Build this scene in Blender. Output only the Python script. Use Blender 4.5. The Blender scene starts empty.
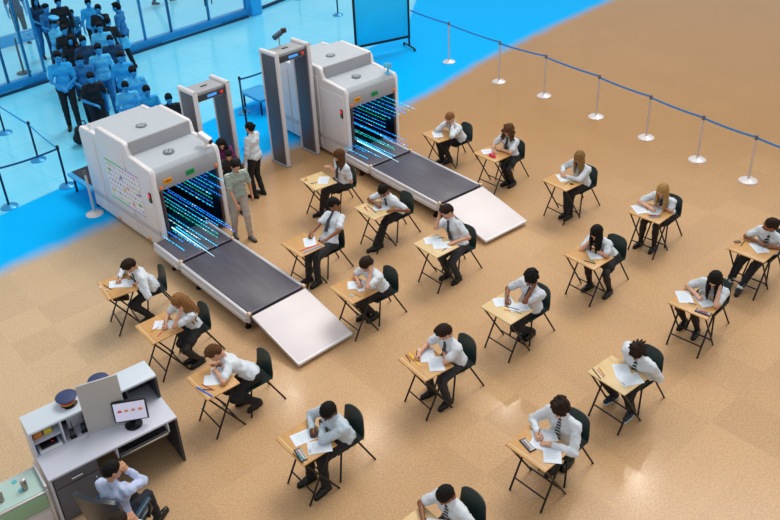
import bpy, bmesh, math, random
import numpy as np
from mathutils import Vector, Matrix
random.seed(7)
rng = np.random.default_rng(5)
scn = bpy.context.scene
COL = scn.collection
# ------------------------------------------------------------------ camera
CF, CP, CR, CH, CX, CY = 828.831144, 0.517289, -0.071137, 7.751293, 355.302577, 207.12556
cp_, sp_ = math.cos(CP), math.sin(CP)
_r = np.array([1, 0, 0.]); _u = np.array([0, sp_, cp_]); FW = np.array([0, cp_, -sp_])
RT = math.cos(CR) * _r + math.sin(CR) * _u
UP = -math.sin(CR) * _r + math.cos(CR) * _u
cam_d = bpy.data.cameras.new('camera'); cam = bpy.data.objects.new('camera', cam_d); COL.objects.link(cam)
M = Matrix(((RT[0], UP[0], -FW[0], 0), (RT[1], UP[1], -FW[1], 0), (RT[2], UP[2], -FW[2], CH), (0, 0, 0, 1)))
cam.matrix_world = M
cam_d.sensor_fit = 'HORIZONTAL'; cam_d.sensor_width = 36.0; cam_d.lens = CF * 36.0 / 780.0
cam_d.shift_x = (390 - CX) / 780.0; cam_d.shift_y = (CY - 260) / 780.0
cam_d.clip_end = 300
scn.camera = cam
# ------------------------------------------------------------------ world, sun, exposure
w = bpy.data.worlds.new('world'); scn.world = w; w.use_nodes = True
bg = w.node_tree.nodes['Background']; bg.inputs[0].default_value = (0.93, 0.97, 1.0, 1); bg.inputs[1].default_value = 0.62
sd = bpy.data.lights.new('skylight_sun', 'SUN'); sd.energy = 1.42; sd.angle = math.radians(28); sd.color = (1.0, 0.97, 0.92)
so = bpy.data.objects.new('skylight_sun', sd); COL.objects.link(so)
so.rotation_euler = (math.radians(-24), math.radians(20), 0)
ad = bpy.data.lights.new('hall_light', 'AREA'); ad.energy = 150; ad.shape = 'RECTANGLE'; ad.size = 9; ad.size_y = 5; ad.color = (1, .96, .9)
ao = bpy.data.objects.new('hall_light', ad); COL.objects.link(ao); ao.location = (0.2, 10.0, 9.5)
scn.view_settings.view_transform = 'Standard'; scn.view_settings.look = 'None'
scn.view_settings.gamma = 1; scn.view_settings.exposure = 0.0; scn.view_settings.use_curve_mapping = False


def G(u, v, z=0.0):
    """the point of the hall at height z that stands at this spot of the floor plan"""
    d = (u - CX) * RT - (v - CY) * UP + CF * FW
    return np.array([0, 0, CH]) + (z - CH) / d[2] * d


def V(*a): return np.array(a, float)
def nrm(v): v = np.asarray(v, float); return v / (np.linalg.norm(v) + 1e-12)
# ------------------------------------------------------------------ materials


def lin(c):
    return tuple((x / 12.92 if x <= .04045 else ((x + .055) / 1.055) ** 2.4) for x in c)


def hexc(h):
    h = h.lstrip('#'); return lin(tuple(int(h[i:i + 2], 16) / 255 for i in (0, 2, 4)))


_M = {}


def mat(name, col, rough=.6, metal=0, emit=None, es=1, noise=0, nscale=30, spec=None, trans=0, alpha=1, bump=0, stretch=None):
    if name in _M: return _M[name]
    m = bpy.data.materials.new(name); m.use_nodes = True; nt = m.node_tree; b = nt.nodes['Principled BSDF']
    c = hexc(col) if isinstance(col, str) else col
    b.inputs['Base Color'].default_value = (*c, 1); b.inputs['Roughness'].default_value = rough; b.inputs['Metallic'].default_value = metal
    if spec is not None: b.inputs['Specular IOR Level'].default_value = spec
    if trans: b.inputs['Transmission Weight'].default_value = trans
    if alpha < 1: b.inputs['Alpha'].default_value = alpha
    if emit is not None:
        b.inputs['Emission Color'].default_value = (*hexc(emit), 1); b.inputs['Emission Strength'].default_value = es
    if noise or bump:
        tc = nt.nodes.new('ShaderNodeTexCoord'); mp = nt.nodes.new('ShaderNodeMapping'); n = nt.nodes.new('ShaderNodeTexNoise')
        n.inputs['Scale'].default_value = nscale; n.inputs['Detail'].default_value = 3
        if stretch: mp.inputs['Scale'].default_value = stretch
        nt.links.new(tc.outputs['Object'], mp.inputs[0]); nt.links.new(mp.outputs[0], n.inputs['Vector'])
        if noise:
            mr = nt.nodes.new('ShaderNodeMapRange'); mr.inputs[1].default_value = .3; mr.inputs[2].default_value = .7
            mr.inputs[3].default_value = 1 - noise; mr.inputs[4].default_value = 1 + noise
            mx = nt.nodes.new('ShaderNodeVectorMath'); mx.operation = 'MULTIPLY'; mx.inputs[0].default_value = c
            nt.links.new(n.outputs['Fac'], mr.inputs[0]); nt.links.new(mr.outputs[0], mx.inputs[1]); nt.links.new(mx.outputs[0], b.inputs['Base Color'])
        if bump:
            bp = nt.nodes.new('ShaderNodeBump'); bp.inputs['Strength'].default_value = bump; bp.inputs['Distance'].default_value = .01
            nt.links.new(n.outputs['Fac'], bp.inputs['Height']); nt.links.new(bp.outputs[0], b.inputs['Normal'])
    _M[name] = m
    return m


def wood(name, col, dark):
    if name in _M: return _M[name]
    m = bpy.data.materials.new(name); m.use_nodes = True; nt = m.node_tree; b = nt.nodes['Principled BSDF']
    tc = nt.nodes.new('ShaderNodeTexCoord'); mp = nt.nodes.new('ShaderNodeMapping'); mp.inputs['Scale'].default_value = (3, 60, 60)
    n = nt.nodes.new('ShaderNodeTexNoise'); n.inputs['Scale'].default_value = 1.5; n.inputs['Detail'].default_value = 4
    r = nt.nodes.new('ShaderNodeValToRGB'); r.color_ramp.elements[0].position = .35; r.color_ramp.elements[1].position = .7
    r.color_ramp.elements[0].color = (*hexc(dark), 1); r.color_ramp.elements[1].color = (*hexc(col), 1)
    nt.links.new(tc.outputs['Object'], mp.inputs[0]); nt.links.new(mp.outputs[0], n.inputs[0]); nt.links.new(n.outputs[0], r.inputs[0]); nt.links.new(r.outputs[0], b.inputs['Base Color'])
    b.inputs['Roughness'].default_value = .38
    _M[name] = m; return m


# ------------------------------------------------------------------ object helpers
def tag(o, label=None, cat=None, group=None, kind=None):
    if label: o['label'] = label
    if cat: o['category'] = cat
    if group: o['group'] = group
    if kind: o['kind'] = kind
    return o


def empty(name, loc, rz=0.0):
    o = bpy.data.objects.new(name, None); o.empty_display_size = .1; COL.objects.link(o)
    o.location = tuple(float(x) for x in loc); o.rotation_euler = (0, 0, rz); return o


def link(name, me, mats, parent=None, loc=None, rz=0.0, smooth=True, ang=40):
    for m in (mats if isinstance(mats, (list, tuple)) else [mats]): me.materials.append(m)
    if smooth:
        me.polygons.foreach_set('use_smooth', [True] * len(me.polygons))
        if ang < 180: me.set_sharp_from_angle(angle=math.radians(ang))
    o = bpy.data.objects.new(name, me); COL.objects.link(o)
    if parent is not None: o.parent = parent
    if loc is not None: o.location = tuple(float(x) for x in loc)
    o.rotation_euler = (0, 0, rz)
    return o


class MB:
    """collects shapes into one mesh"""
    def __init__(s): s.bm = bmesh.new(); s.mi = 0

    def _fin(s, verts):
        for f in {f for v in verts for f in v.link_faces}: f.material_index = s.mi

    def box(s, c, d, bev=0, rz=0, R=None, seg=2):
        r = bmesh.ops.create_cube(s.bm, size=1.0); vs = r['verts']
        bmesh.ops.scale(s.bm, vec=d, verts=vs)
        if bev > 0:
            es = list({e for v in vs for e in v.link_edges})
            rr = bmesh.ops.bevel(s.bm, geom=es, offset=bev, segments=seg, profile=.5, affect='EDGES')
            vs = list({v for f in rr['faces'] for v in f.verts} | {v for v in vs if v.is_valid})
        s._fin(vs)
        mtx = Matrix.Translation(Vector([float(x) for x in c])) @ (R if R is not None else Matrix.Rotation(rz, 4, 'Z'))
        bmesh.ops.transform(s.bm, matrix=mtx, verts=vs); return vs

    def cyl(s, a, b, r, r2=None, seg=10):
        a = Vector([float(x) for x in a]); b = Vector([float(x) for x in b]); r2 = r if r2 is None else r2
        d = b - a; q = d.to_track_quat('Z', 'Y').to_matrix().to_4x4()
        rr = bmesh.ops.create_cone(s.bm, cap_ends=True, segments=seg, radius1=r, radius2=r2, depth=d.length)
        bmesh.ops.transform(s.bm, matrix=Matrix.Translation((a + b) / 2) @ q, verts=rr['verts']); s._fin(rr['verts'])

    def path(s, pts, r, seg=8):
        for a, b in zip(pts[:-1], pts[1:]): s.cyl(a, b, r, seg=seg)
        for p in pts[1:-1]: s.ball(p, r)

    def ball(s, c, r, seg=8, sc=(1, 1, 1)):
        rr = bmesh.ops.create_uvsphere(s.bm, u_segments=seg, v_segments=max(4, seg // 2 + 1), radius=r)
        bmesh.ops.transform(s.bm, matrix=Matrix.Translation(Vector([float(x) for x in c])) @ Matrix.Diagonal((*sc, 1)), verts=rr['verts']); s._fin(rr['verts'])

    def ico(s, c, r):
        rr = bmesh.ops.create_icosphere(s.bm, subdivisions=1, radius=r)
        bmesh.ops.translate(s.bm, vec=Vector([float(x) for x in c]), verts=rr['verts']); s._fin(rr['verts'])

    def prism(s, poly, a, b, axis='y'):
        """poly: outline in the two other axes, extruded from a to b along axis"""
        def P(p, t):
            return {'y': (p[0], t, p[1]), 'x': (t, p[0], p[1]), 'z': (p[0], p[1], t)}[axis]
        v0 = [s.bm.verts.new(P(p, a)) for p in poly]; v1 = [s.bm.verts.new(P(p, b)) for p in poly]
        n = len(poly); fs = [s.bm.faces.new(v0), s.bm.faces.new(v1[::-1])]
        for i in range(n): fs.append(s.bm.faces.new((v0[i], v1[i], v1[(i + 1) % n], v0[(i + 1) % n])))
        for f in fs: f.material_index = s.mi
        bmesh.ops.recalc_face_normals(s.bm, faces=fs)
        return v0 + v1

    def quad(s, pts):
        f = s.bm.faces.new([s.bm.verts.new(tuple(float(x) for x in p)) for p in pts]); f.material_index = s.mi

    def lathe(s, prof, c=(0, 0, 0), seg=24, axis=None):
        rings = []
        for r, z in prof:
            rings.append([s.bm.verts.new((r * math.cos(2 * math.pi * i / seg), r * math.sin(2 * math.pi * i / seg), z)) for i in range(seg)])
        fs = []
        for A, B in zip(rings[:-1], rings[1:]):
            for i in range(seg): fs.append(s.bm.faces.new((A[i], A[(i + 1) % seg], B[(i + 1) % seg], B[i])))
        fs.append(s.bm.faces.new(rings[0][::-1])); fs.append(s.bm.faces.new(rings[-1]))
        for f in fs: f.material_index = s.mi
        vs = [v for R_ in rings for v in R_]
        bmesh.ops.recalc_face_normals(s.bm, faces=fs)
        mtx = Matrix.Translation(Vector([float(x) for x in c]))
        if axis is not None: mtx = mtx @ Vector([float(x) for x in axis]).to_track_quat('Z', 'Y').to_matrix().to_4x4()
        bmesh.ops.transform(s.bm, matrix=mtx, verts=vs)

    def mesh(s, name):
        me = bpy.data.meshes.new(name); s.bm.to_mesh(me); s.bm.free(); return me

    def build(s, name, mats, parent=None, loc=None, rz=0.0, smooth=True, ang=40):
        return link(name, s.mesh(name), mats, parent, loc, rz, smooth, ang)


def copy_tree(o, parent=None):
    c = o.copy(); COL.objects.link(c)
    if parent is not None: c.parent = parent
    for ch in list(o.children): copy_tree(ch, c)
    return c


# ------------------------------------------------------------------ smooth solids for people (distance field -> mesh)
def cap(a, b, ra, rb=None, k=.03, sub=False): return ('c', np.asarray(a, float), np.asarray(b, float), ra, ra if rb is None else rb, k, sub)
def ell(c, r, R=None, k=.02, sub=False): return ('e', np.asarray(c, float), np.asarray(r, float), np.eye(3) if R is None else np.asarray(R, float), 0, k, sub)


def field_mesh(prims, res):
    los, his = [], []
    for p in prims:
        if p[6]: continue
        if p[0] == 'c':
            m = max(p[3], p[4]); los.append(np.minimum(p[1], p[2]) - m); his.append(np.maximum(p[1], p[2]) + m)
        else:
            m = p[2].max(); los.append(p[1] - m); his.append(p[1] + m)
    lo = np.min(los, 0) - 2.5 * res; hi = np.max(his, 0) + 2.5 * res
    n = np.ceil((hi - lo) / res).astype(int) + 1
    F = np.full(n, .3, np.float32)
    ax = [lo[i] + res * np.arange(n[i]) for i in range(3)]
    for p in prims:
        if p[0] == 'c':
            m = max(p[3], p[4]); a = np.minimum(p[1], p[2]) - m; b = np.maximum(p[1], p[2]) + m
        else:
            m = p[2].max(); a = p[1] - m; b = p[1] + m
        pad = p[5] + 2.5 * res
        i0 = np.clip(np.floor((a - pad - lo) / res).astype(int), 0, n); i1 = np.clip(np.ceil((b + pad - lo) / res).astype(int) + 1, 0, n)
        if np.any(i1 <= i0): continue
        sl = tuple(slice(i0[i], i1[i]) for i in range(3))
        X, Y, Z = ax[0][sl[0]][:, None, None], ax[1][sl[1]][None, :, None], ax[2][sl[2]][None, None, :]
        if p[0] == 'c':
            d = p[2] - p[1]; L = d @ d + 1e-12
            x, y, z = X - p[1][0], Y - p[1][1], Z - p[1][2]
            t = np.clip((x * d[0] + y * d[1] + z * d[2]) / L, 0, 1)
            D = np.sqrt((x - t * d[0]) ** 2 + (y - t * d[1]) ** 2 + (z - t * d[2]) ** 2) - (p[3] + (p[4] - p[3]) * t)
        else:
            x, y, z = X - p[1][0], Y - p[1][1], Z - p[1][2]; R = p[3]; r = p[2]
            q = [(x * R[0, i] + y * R[1, i] + z * R[2, i]) for i in range(3)]
            k0 = np.sqrt(sum((q[i] / r[i]) ** 2 for i in range(3))); k1 = np.sqrt(sum((q[i] / r[i] ** 2) ** 2 for i in range(3))) + 1e-9
            D = k0 * (k0 - 1) / k1
        S = F[sl]; k = max(p[5], 1e-4)
        if p[6]:
            h = np.clip(.5 - .5 * (S + D) / k, 0, 1); F[sl] = S * (1 - h) + (-D) * h + k * h * (1 - h)
        else:
            h = np.clip(.5 + .5 * (S - D) / k, 0, 1); F[sl] = S * (1 - h) + D * h - k * h * (1 - h)
    s = F < 0
    cs = s[:-1, :-1, :-1].astype(np.int8)
    tot = np.zeros([m - 1 for m in n], np.int8)
    for i in (0, 1):
        for j in (0, 1):
            for k in (0, 1): tot += s[i:n[0] - 1 + i, j:n[1] - 1 + j, k:n[2] - 1 + k]
    act = (tot > 0) & (tot < 8)
    ii, jj, kk = np.nonzero(act); idx = np.full(act.shape, -1, np.int64); idx[ii, jj, kk] = np.arange(len(ii))
    acc = np.zeros((len(ii), 3)); cnt = np.zeros(len(ii))
    C = [(0, 0, 0), (1, 0, 0), (0, 1, 0), (1, 1, 0), (0, 0, 1), (1, 0, 1), (0, 1, 1), (1, 1, 1)]
    for a in C:
        for dim in range(3):
            if a[dim] == 1: continue
            b = list(a); b[dim] = 1
            fa = F[ii + a[0], jj + a[1], kk + a[2]]; fb = F[ii + b[0], jj + b[1], kk + b[2]]
            cr = (fa < 0) != (fb < 0)
            t = np.where(cr, fa / np.where(cr, fa - fb, 1), 0)
            for q in range(3): acc[:, q] += np.where(cr, a[q] + (t if q == dim else 0), 0)
            cnt += cr
    v = (acc / cnt[:, None] + np.stack([ii, jj, kk], 1)) * res + lo
    quads = []
    for dim in range(3):
        o1, o2 = [(1, 2), (2, 0), (0, 1)][dim]
        sa = [slice(0, n[q]) for q in range(3)]; sb = list(sa); sa[dim] = slice(0, n[dim] - 1); sb[dim] = slice(1, n[dim])
        ch = s[tuple(sa)] != s[tuple(sb)]
        e = np.array(np.nonzero(ch)).T
        if len(e) == 0: continue
        e = e[(e[:, o1] > 0) & (e[:, o2] > 0) & (e[:, o1] < n[o1] - 1) & (e[:, o2] < n[o2] - 1)]
        ins = s[tuple(e.T)]
        d1 = np.zeros(3, int); d1[o1] = 1; d2 = np.zeros(3, int); d2[o2] = 1
        q = np.stack([idx[tuple((e - d1 - d2).T)], idx[tuple((e - d2).T)], idx[tuple(e.T)], idx[tuple((e - d1).T)]], 1)
        q[~ins] = q[~ins][:, ::-1]
        quads.append(q)
    return v, np.concatenate(quads)


def join(parts):
    """parts: list of (verts, quads, material index)"""
    vs, qs, ms, o = [], [], [], 0
    for v, q, m in parts:
        vs.append(v); qs.append(q + o); ms.append(np.full(len(q), m) if np.isscalar(m) else m); o += len(v)
    return np.concatenate(vs), np.concatenate(qs), np.concatenate(ms)


def np_obj(name, v, q, mi, mats, parent=None, loc=None, base=None, ang=180):
    if base is not None: v = v - np.asarray(base)
    me = bpy.data.meshes.new(name)
    me.vertices.add(len(v)); me.vertices.foreach_set('co', np.ascontiguousarray(v, np.float32).ravel())
    me.loops.add(len(q) * 4); me.loops.foreach_set('vertex_index', q.astype(np.int32).ravel())
    me.polygons.add(len(q)); me.polygons.foreach_set('loop_start', np.arange(0, len(q) * 4, 4, dtype=np.int32))
    me.polygons.foreach_set('loop_total', np.full(len(q), 4, np.int32))
    if not np.isscalar(mi): me.polygons.foreach_set('material_index', mi.astype(np.int32))
    me.update(); me.validate()
    return link(name, me, mats, parent, loc, ang=ang)


# ---- templates: head, hands, shoe
def T_head():
    pr = [ell((0, -.012, .03), (.074, .094, .088)), ell((0, .028, -.035), (.056, .066, .078), k=.03), ell((0, .062, -.085), (.026, .024, .022), k=.03),
          cap((0, .088, .004), (0, .113, -.03), .008, .0135, k=.012), cap((-.036, .08, .022), (.036, .08, .022), .012, k=.015),
          ell((-.072, -.002, -.008), (.010, .020, .031), k=.006), ell((.072, -.002, -.008), (.010, .020, .031), k=.006),
          ell((-.03, .098, .004), (.016, .012, .011), k=.008, sub=True), ell((.03, .098, .004), (.016, .012, .011), k=.008, sub=True),
          cap((-.02, .093, -.057), (.02, .093, -.057), .006, k=.006)]
    v, q = field_mesh(pr, .0085)
    parts = [(v, q, 0)]
    for sx in (-1, 1):
        e, f = field_mesh([ell((sx * .03, .084, .003), (.0125, .0105, .0085))], .005); parts.append((e, f, np.where(np.linalg.norm(e[f].mean(1)[:, [0, 2]] - [sx * .03, .003], axis=1) < .006, 2, 1)))
        e, f = field_mesh([cap((sx * .018, .0935, .021), (sx * .045, .086, .021), .004)], .005); parts.append((e, f, 2))
    e, f = field_mesh([cap((-.018, .0965, -.055), (.018, .0965, -.055), .0045), cap((-.014, .0965, -.062), (.014, .0965, -.062), .005)], .005); parts.append((e, f, 3))
    return join(parts)


def T_hand(curl):
    # right hand, wrist at origin, fingers along +x, palm facing -z, thumb towards +y
    pr = [cap((-.02, 0, 0), (.02, 0, 0), .024, .026, k=.02), cap((.02, .018, 0), (.078, .024, .003), .017, .013, k=.015), cap((.02, 0, 0), (.082, .004, .004), .018, .0135, k=.015), cap((.02, -.018, 0), (.076, -.018, .002), .016, .012, k=.015)]
    for i, (y, L) in enumerate(((.030, .072), (.010, .080), (-.010, .074), (-.028, .060))):
        p = V(.082, y * .9, .003); a = -math.radians(curl[0]); spread = y * 1.2
        for j, fr in enumerate((.45, .32, .26)):
            d = V(math.cos(a) * math.cos(spread), math.sin(spread), math.sin(a)); q_ = p + d * L * fr
            pr.append(cap(p, q_, .0088 - .0008 * j, .008 - .0008 * j, k=.004)); p = q_; a -= math.radians(curl[1 if j == 0 else 2])
    t0 = V(.012, .020, -.004); t1 = t0 + V(.030, .026, -.010); t2 = t1 + V(.026, .006, -.012) * 1.0; t3 = t2 + V(.020, -.004, -.008)
    pr += [cap(t0, t1, .014, .011, k=.012), cap(t1, t2, .0105, .0095, k=.004), cap(t2, t3, .0095, .008, k=.004)]
    return field_mesh(pr, .006)


def T_shoe():
    # ankle at origin height .07 ; toe along +x
    up, uq = field_mesh([cap((-.045, 0, -.035), (.05, 0, -.035), .036, .036, k=.03), cap((.05, 0, -.04), (.15, .004, -.045), .038, .030, k=.03), cap((-.02, 0, 0), (-.02, 0, -.02), .036, k=.03)], .011)
    up[:, 2] = np.maximum(up[:, 2], -.072)
    sv, sq = field_mesh([cap((-.05, 0, -.07), (.05, 0, -.07), .036, .038, k=.02), cap((.05, 0, -.07), (.15, .004, -.07), .040, .034, k=.02)], .011)
    sv[:, 2] = np.clip(sv[:, 2], -.082, -.064)
    return join([(up, uq, 0), (sv, sq, 1)])


HEAD = T_head(); HAND = {'flat': T_hand((12, 14, 12)), 'grip': T_hand((48, 62, 40)), 'rest': T_hand((25, 30, 25))}; SHOE = T_shoe()


def frame(x, up):
    x = nrm(x); z = nrm(np.asarray(up, float) - x * (np.asarray(up, float) @ x)); return np.stack([x, np.cross(z, x), z], 1)


def ik(a, t, l1, l2, hint):
    a = np.asarray(a, float); t = np.asarray(t, float); d = t - a; L = np.linalg.norm(d); mx = (l1 + l2) * .995
    if L > mx: t = a + d / L * mx; d = t - a; L = mx
    if L < abs(l1 - l2) + .02: L = abs(l1 - l2) + .02; t = a + nrm(d) * L; d = t - a
    x = (l1 * l1 - l2 * l2 + L * L) / (2 * L); h = math.sqrt(max(l1 * l1 - x * x, 0)); n = d / L
    hh = np.asarray(hint, float) - n * (np.asarray(hint, float) @ n)
    return a + n * x + nrm(hh) * h, t


HAIRC = {'black': '#14110f', 'darkbrown': '#2a1c14', 'brown': '#5a3a22', 'lightbrown': '#8a5f38', 'blonde': '#a98450', 'darkblonde': '#8a6a3e', 'blueblack': '#020a14'}


def hairmat(c): return mat('hair_' + c, HAIRC[c], rough=.7, noise=.3, nscale=18, stretch=(4, 4, .8), bump=.6, spec=.18)


def hair_prims(kind, H, R, s, back, seed=0):
    """H head centre, R head frame columns (right, face, up); back = body's backward direction"""
    r = np.random.default_rng(seed)
    T = lambda *p: H + s * (R @ np.array(p))
    fwd, up = R[:, 1], R[:, 2]
    P = [ell(T(0, -.016, .04), s * V(.083, .100, .088), R, k=.015), ell(T(0, -.045, -.005), s * V(.077, .07, .075), R, k=.02)]
    face = ell(T(0, .115, -.034), s * V(.080, .088, .104), R, k=.006, sub=True)
    if kind == 'short':
        P += [ell(T(.03 * a, .05 - .03 * i, .105), s * V(.03, .03, .018), R, k=.02) for i in range(3) for a in (-1, 1)]
        P += [face]
    elif kind == 'cropped':
        P = [ell(T(0, -.014, .034), s * V(.079, .098, .088), R, k=.01), ell(T(0, -.04, 0), s * V(.074, .07, .065), R, k=.02), face]
    elif kind in ('curly', 'afro', 'twists'):
        n = {'curly': 60, 'afro': 90, 'twists': 46}[kind]; g = {'curly': .010, 'afro': .028, 'twists': .014}[kind]
        for i in range(n):
            th = r.uniform(0, 2 * math.pi); ph = math.acos(r.uniform(-.35, 1)); d = V(math.sin(ph) * math.cos(th), math.sin(ph) * math.sin(th), math.cos(ph))
            if d[1] > .55 and d[2] < .5: continue
            p = V(0, -.016, .035) + d * V(.080 + g, .098 + g, .086 + g)
            if kind == 'twists': P.append(cap(T(*p), T(*(p + d * .02 + V(0, 0, -.035))), s * .014, s * .009, k=.006))
            else: P.append(ell(T(*p), s * V(1, 1, 1) * r.uniform(.017, .026), k=.008))
        P += [face]
    elif kind == 'thin':
        P = [ell(T(0, -.030, .030), s * V(.080, .088, .084), R, k=.01), ell(T(0, -.045, -.005), s * V(.077, .066, .07), R, k=.02),
             ell(T(0, .06, .10), s * V(.05, .055, .045), R, k=.01, sub=True), face]
    elif kind in ('long', 'wavy', 'longfront', 'longback', 'ponytail', 'bun', 'bob'):
        P += [face]
        dn = V(0, 0, -1)
        if kind == 'bun': P.append(ell(T(0, -.125, .03), s * V(.042, .038, .042), R, k=.012))
        elif kind == 'ponytail':
            a = T(0, -.11, .02); b = a + s * (back * .05 + dn * .09); c = b + s * (dn * .13 + back * .01)
            P += [cap(a, b, s * .028, s * .030, k=.015), cap(b, c, s * .030, s * .012, k=.015)]
        else:
            L = {'longback': .40, 'long': .34, 'wavy': .20, 'longfront': .32, 'bob': .10}[kind]
            for i in range(13):
                t = -1 + 2 * i / 12; ang = t * (2.15 if kind != 'longfront' else 2.5)
                d = V(math.sin(ang), -math.cos(ang), 0)
                a = T(*(V(0, -.016, .03) + d * V(.072, .088, 0))); rad = s * (.024 if kind != 'wavy' else .030)
                out = R @ d
                m = a + s * (out * .012 + dn * L * .45 + back * .015)
                e = m + s * (out * (.02 if kind == 'wavy' else -.005) + dn * L * r.uniform(.42, .58))
                if kind == 'longback':
                    m = a + s * (out * .025 + back * .075 + dn * .12); e = m + s * (back * .10 * r.uniform(.7, 1.2) + dn * .25 * r.uniform(.8, 1.1) + out * .01)
                P += [cap(a, m, rad, rad * .95, k=.010), cap(m, e, rad * .95, rad * .45, k=.010)]
                if kind == 'wavy':
                    for _ in range(5):
                        tt = r.uniform(.1, 1); P.append(ell(a + (e - a) * tt + s * (out * .025 + r.uniform(-.02, .02, 3)), s * V(1, 1, 1) * r.uniform(.018, .028), k=.008))
    return P


def wob(v, amp, sc, base):
    w_ = v - base
    return v + amp * np.stack([np.sin(w_[:, 1] * sc + 2 * np.sin(w_[:, 2] * sc * .7)), np.sin(w_[:, 2] * sc + 1.3 * np.sin(w_[:, 0] * sc)), np.sin(w_[:, 0] * sc + w_[:, 1] * sc * .8)], 1)


def build_person(sk, lk, label, group, res=.0165):
    """sk: joints in world space; lk: look.  Body = one mesh (the top-level object), clothes/hair = children."""
    s = sk.get('s', 1.0); P, N, Hc = sk['pelvis'], sk['neck'], sk['head']; lat = sk['lat']; base = V(P[0], P[1], 0)
    upb = nrm(N - P); fr = nrm(np.cross(upb, lat)); fr = fr if fr @ sk['front'] > 0 else -fr
    chest = P + (N - P) * .72; waist = P + (N - P) * .35 + (-fr) * sk.get('slump', .0)
    R = sk['headR']; out = {}
    bl = lk.get('build', 1.0) * s
    hips = {a: P + lat * a * .085 * s for a in (-1, 1)}
    sho = {a: N + lat * a * .165 * s * (.93 if lk.get('girl') else 1) - upb * .045 * s for a in (-1, 1)}
    el_, wr, kn, an = sk['elbow'], sk['wrist'], sk['knee'], sk['ankle']

    def torso(g, sm=1.0, low=True):
        Q = [cap(chest + lat * .075 * bl, chest - lat * .075 * bl, .095 * bl * sm + g, k=.06), cap(waist + lat * .05 * bl, waist - lat * .05 * bl, .095 * bl * sm + g, k=.07),
             cap(P + lat * .065 * bl + upb * .03, P - lat * .065 * bl + upb * .03, .105 * bl * sm + g, k=.06)]
        for a in (-1, 1): Q.append(cap(N + lat * a * .05 * s - upb * .03 * s, sho[a], .045 * s * sm + g, .052 * s * sm + g, k=.05))
        return Q
    # body
    nb = Hc - R[:, 2] * .085 * s - R[:, 1] * .012 * s
    pr = torso(-.012)
    pr += [cap(N - upb * .03 * s, nb, .050 * s, .046 * s, k=.03)]
    for a in (-1, 1):
        pr += [cap(sho[a], el_[a], .046 * bl, .036 * s, k=.025), cap(el_[a], wr[a], .036 * s, .024 * s, k=.015)]
        pr += [cap(hips[a], kn[a], .078 * bl, .050 * s, k=.03), cap(kn[a], kn[a] + (an[a] - kn[a]) * .35, .048 * s, .050 * bl, k=.02), cap(kn[a] + (an[a] - kn[a]) * .35, an[a], .050 * bl, .032 * s, k=.02)]
    v, q = field_mesh(pr, res); parts = [(v, q, 0)]
    hv, hq, hm = HEAD; parts.append((Hc + s * (hv @ R.T), hq, hm))
    for a in (-1, 1):
        tv, tq = HAND[sk['hand'][a]]; HR = frame(sk['hdir'][a], sk['hup'][a])
        tv = tv.copy()
        if a == -1: tv = tv * V(1, 1, 1)   # right hand: thumb on the body's side
        else: tv = tv * V(1, -1, 1); tq = tq[:, ::-1]
        parts.append((wr[a] + .92 * s * (tv @ HR.T), tq, 0))
    v, q, m = join(parts)
    sk_m = lk['skin']; eyew = lk.get('eyew', mat('eye_white', '#d8d2cb', .3)); lips = lk.get('lips', mat('lips', '#9c5348', .5)); dark = mat('eye_dark', '#120c0a', .3)
    body = np_obj('person', v, q, m, [sk_m, eyew, dark, lips], base=base, loc=base)
    tag(body, label, 'person', group)

    def child(name, prims, m_, r_=None, noise=0, label=None):
        v, q = field_mesh(prims, r_ or res)
        if noise: v = wob(v, noise, 60, base)
        o = np_obj(name, v, q, 0, m_, parent=body, base=base)
        if label: o['label'] = label
        return o
    # shirt
    pr = torso(.006)
    if lk.get('untucked', True): pr.append(cap(P + lat * .07 * bl + upb * .02, P - lat * .07 * bl + upb * .02, .112 * bl, k=.04))
    pr.append(cap(N - upb * .03 * s, N + (nb - N) * .35, .062 * s, .056 * s, k=.02))
    for a in (-1, 1):
        if lk.get('sleeve', 'short') == 'long':
            pr += [cap(sho[a], el_[a], .060 * bl, .050 * s, k=.025), cap(el_[a], el_[a] + (wr[a] - el_[a]) * .93, .050 * s, .038 * s, k=.015)]
        elif lk['sleeve'] == 'short':
            pr += [cap(sho[a], sho[a] + (el_[a] - sho[a]) * .72, .058 * bl, .056 * bl, k=.025)]
        else:
            pr += [cap(sho[a], el_[a], .060 * bl, .050 * s, k=.025), cap(el_[a], el_[a] + (wr[a] - el_[a]) * .35, .050 * s, .046 * s, k=.015)]
    child(lk.get('topname', 'shirt'), pr, lk['shirt'], noise=.0048)
    # collar
    child('collar', [cap(N + (nb - N) * .28 + lat * a * .042 * s - fr * .0, N + (nb - N) * .12 + fr * .052 * s + lat * a * .012 * s, .014 * s, .011 * s, k=.01) for a in (-1, 1)] +
          [cap(N + (nb - N) * .30 + lat * .042 * s, N + (nb - N) * .36 - fr * .045 * s, .014 * s, k=.012), cap(N + (nb - N) * .30 - lat * .042 * s, N + (nb - N) * .36 - fr * .045 * s, .014 * s, k=.012)], lk.get('collar', lk['shirt']), .011)
    # bottoms
    bt = lk.get('bottom', 'trousers')
    if bt == 'trousers':
        pr = [cap(hips[-1], hips[1], .105 * bl, k=.05)]
        for a in (-1, 1):
            pr += [cap(hips[a], kn[a], .092 * bl, .066 * s, k=.035), cap(kn[a], an[a] + (kn[a] - an[a]) * .06, .066 * s, .052 * s, k=.02)]
        child('trousers', pr, lk['pants'], noise=.003)
    else:
        pr = [cap(hips[-1], hips[1], .110 * bl, k=.05)]
        for a in (-1, 1): pr.append(cap(hips[a], hips[a] + (kn[a] - hips[a]) * .62, .100 * bl, .090 * bl, k=.07))
        child('skirt', pr, lk['pants'], noise=.003)
        pr = []
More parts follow.
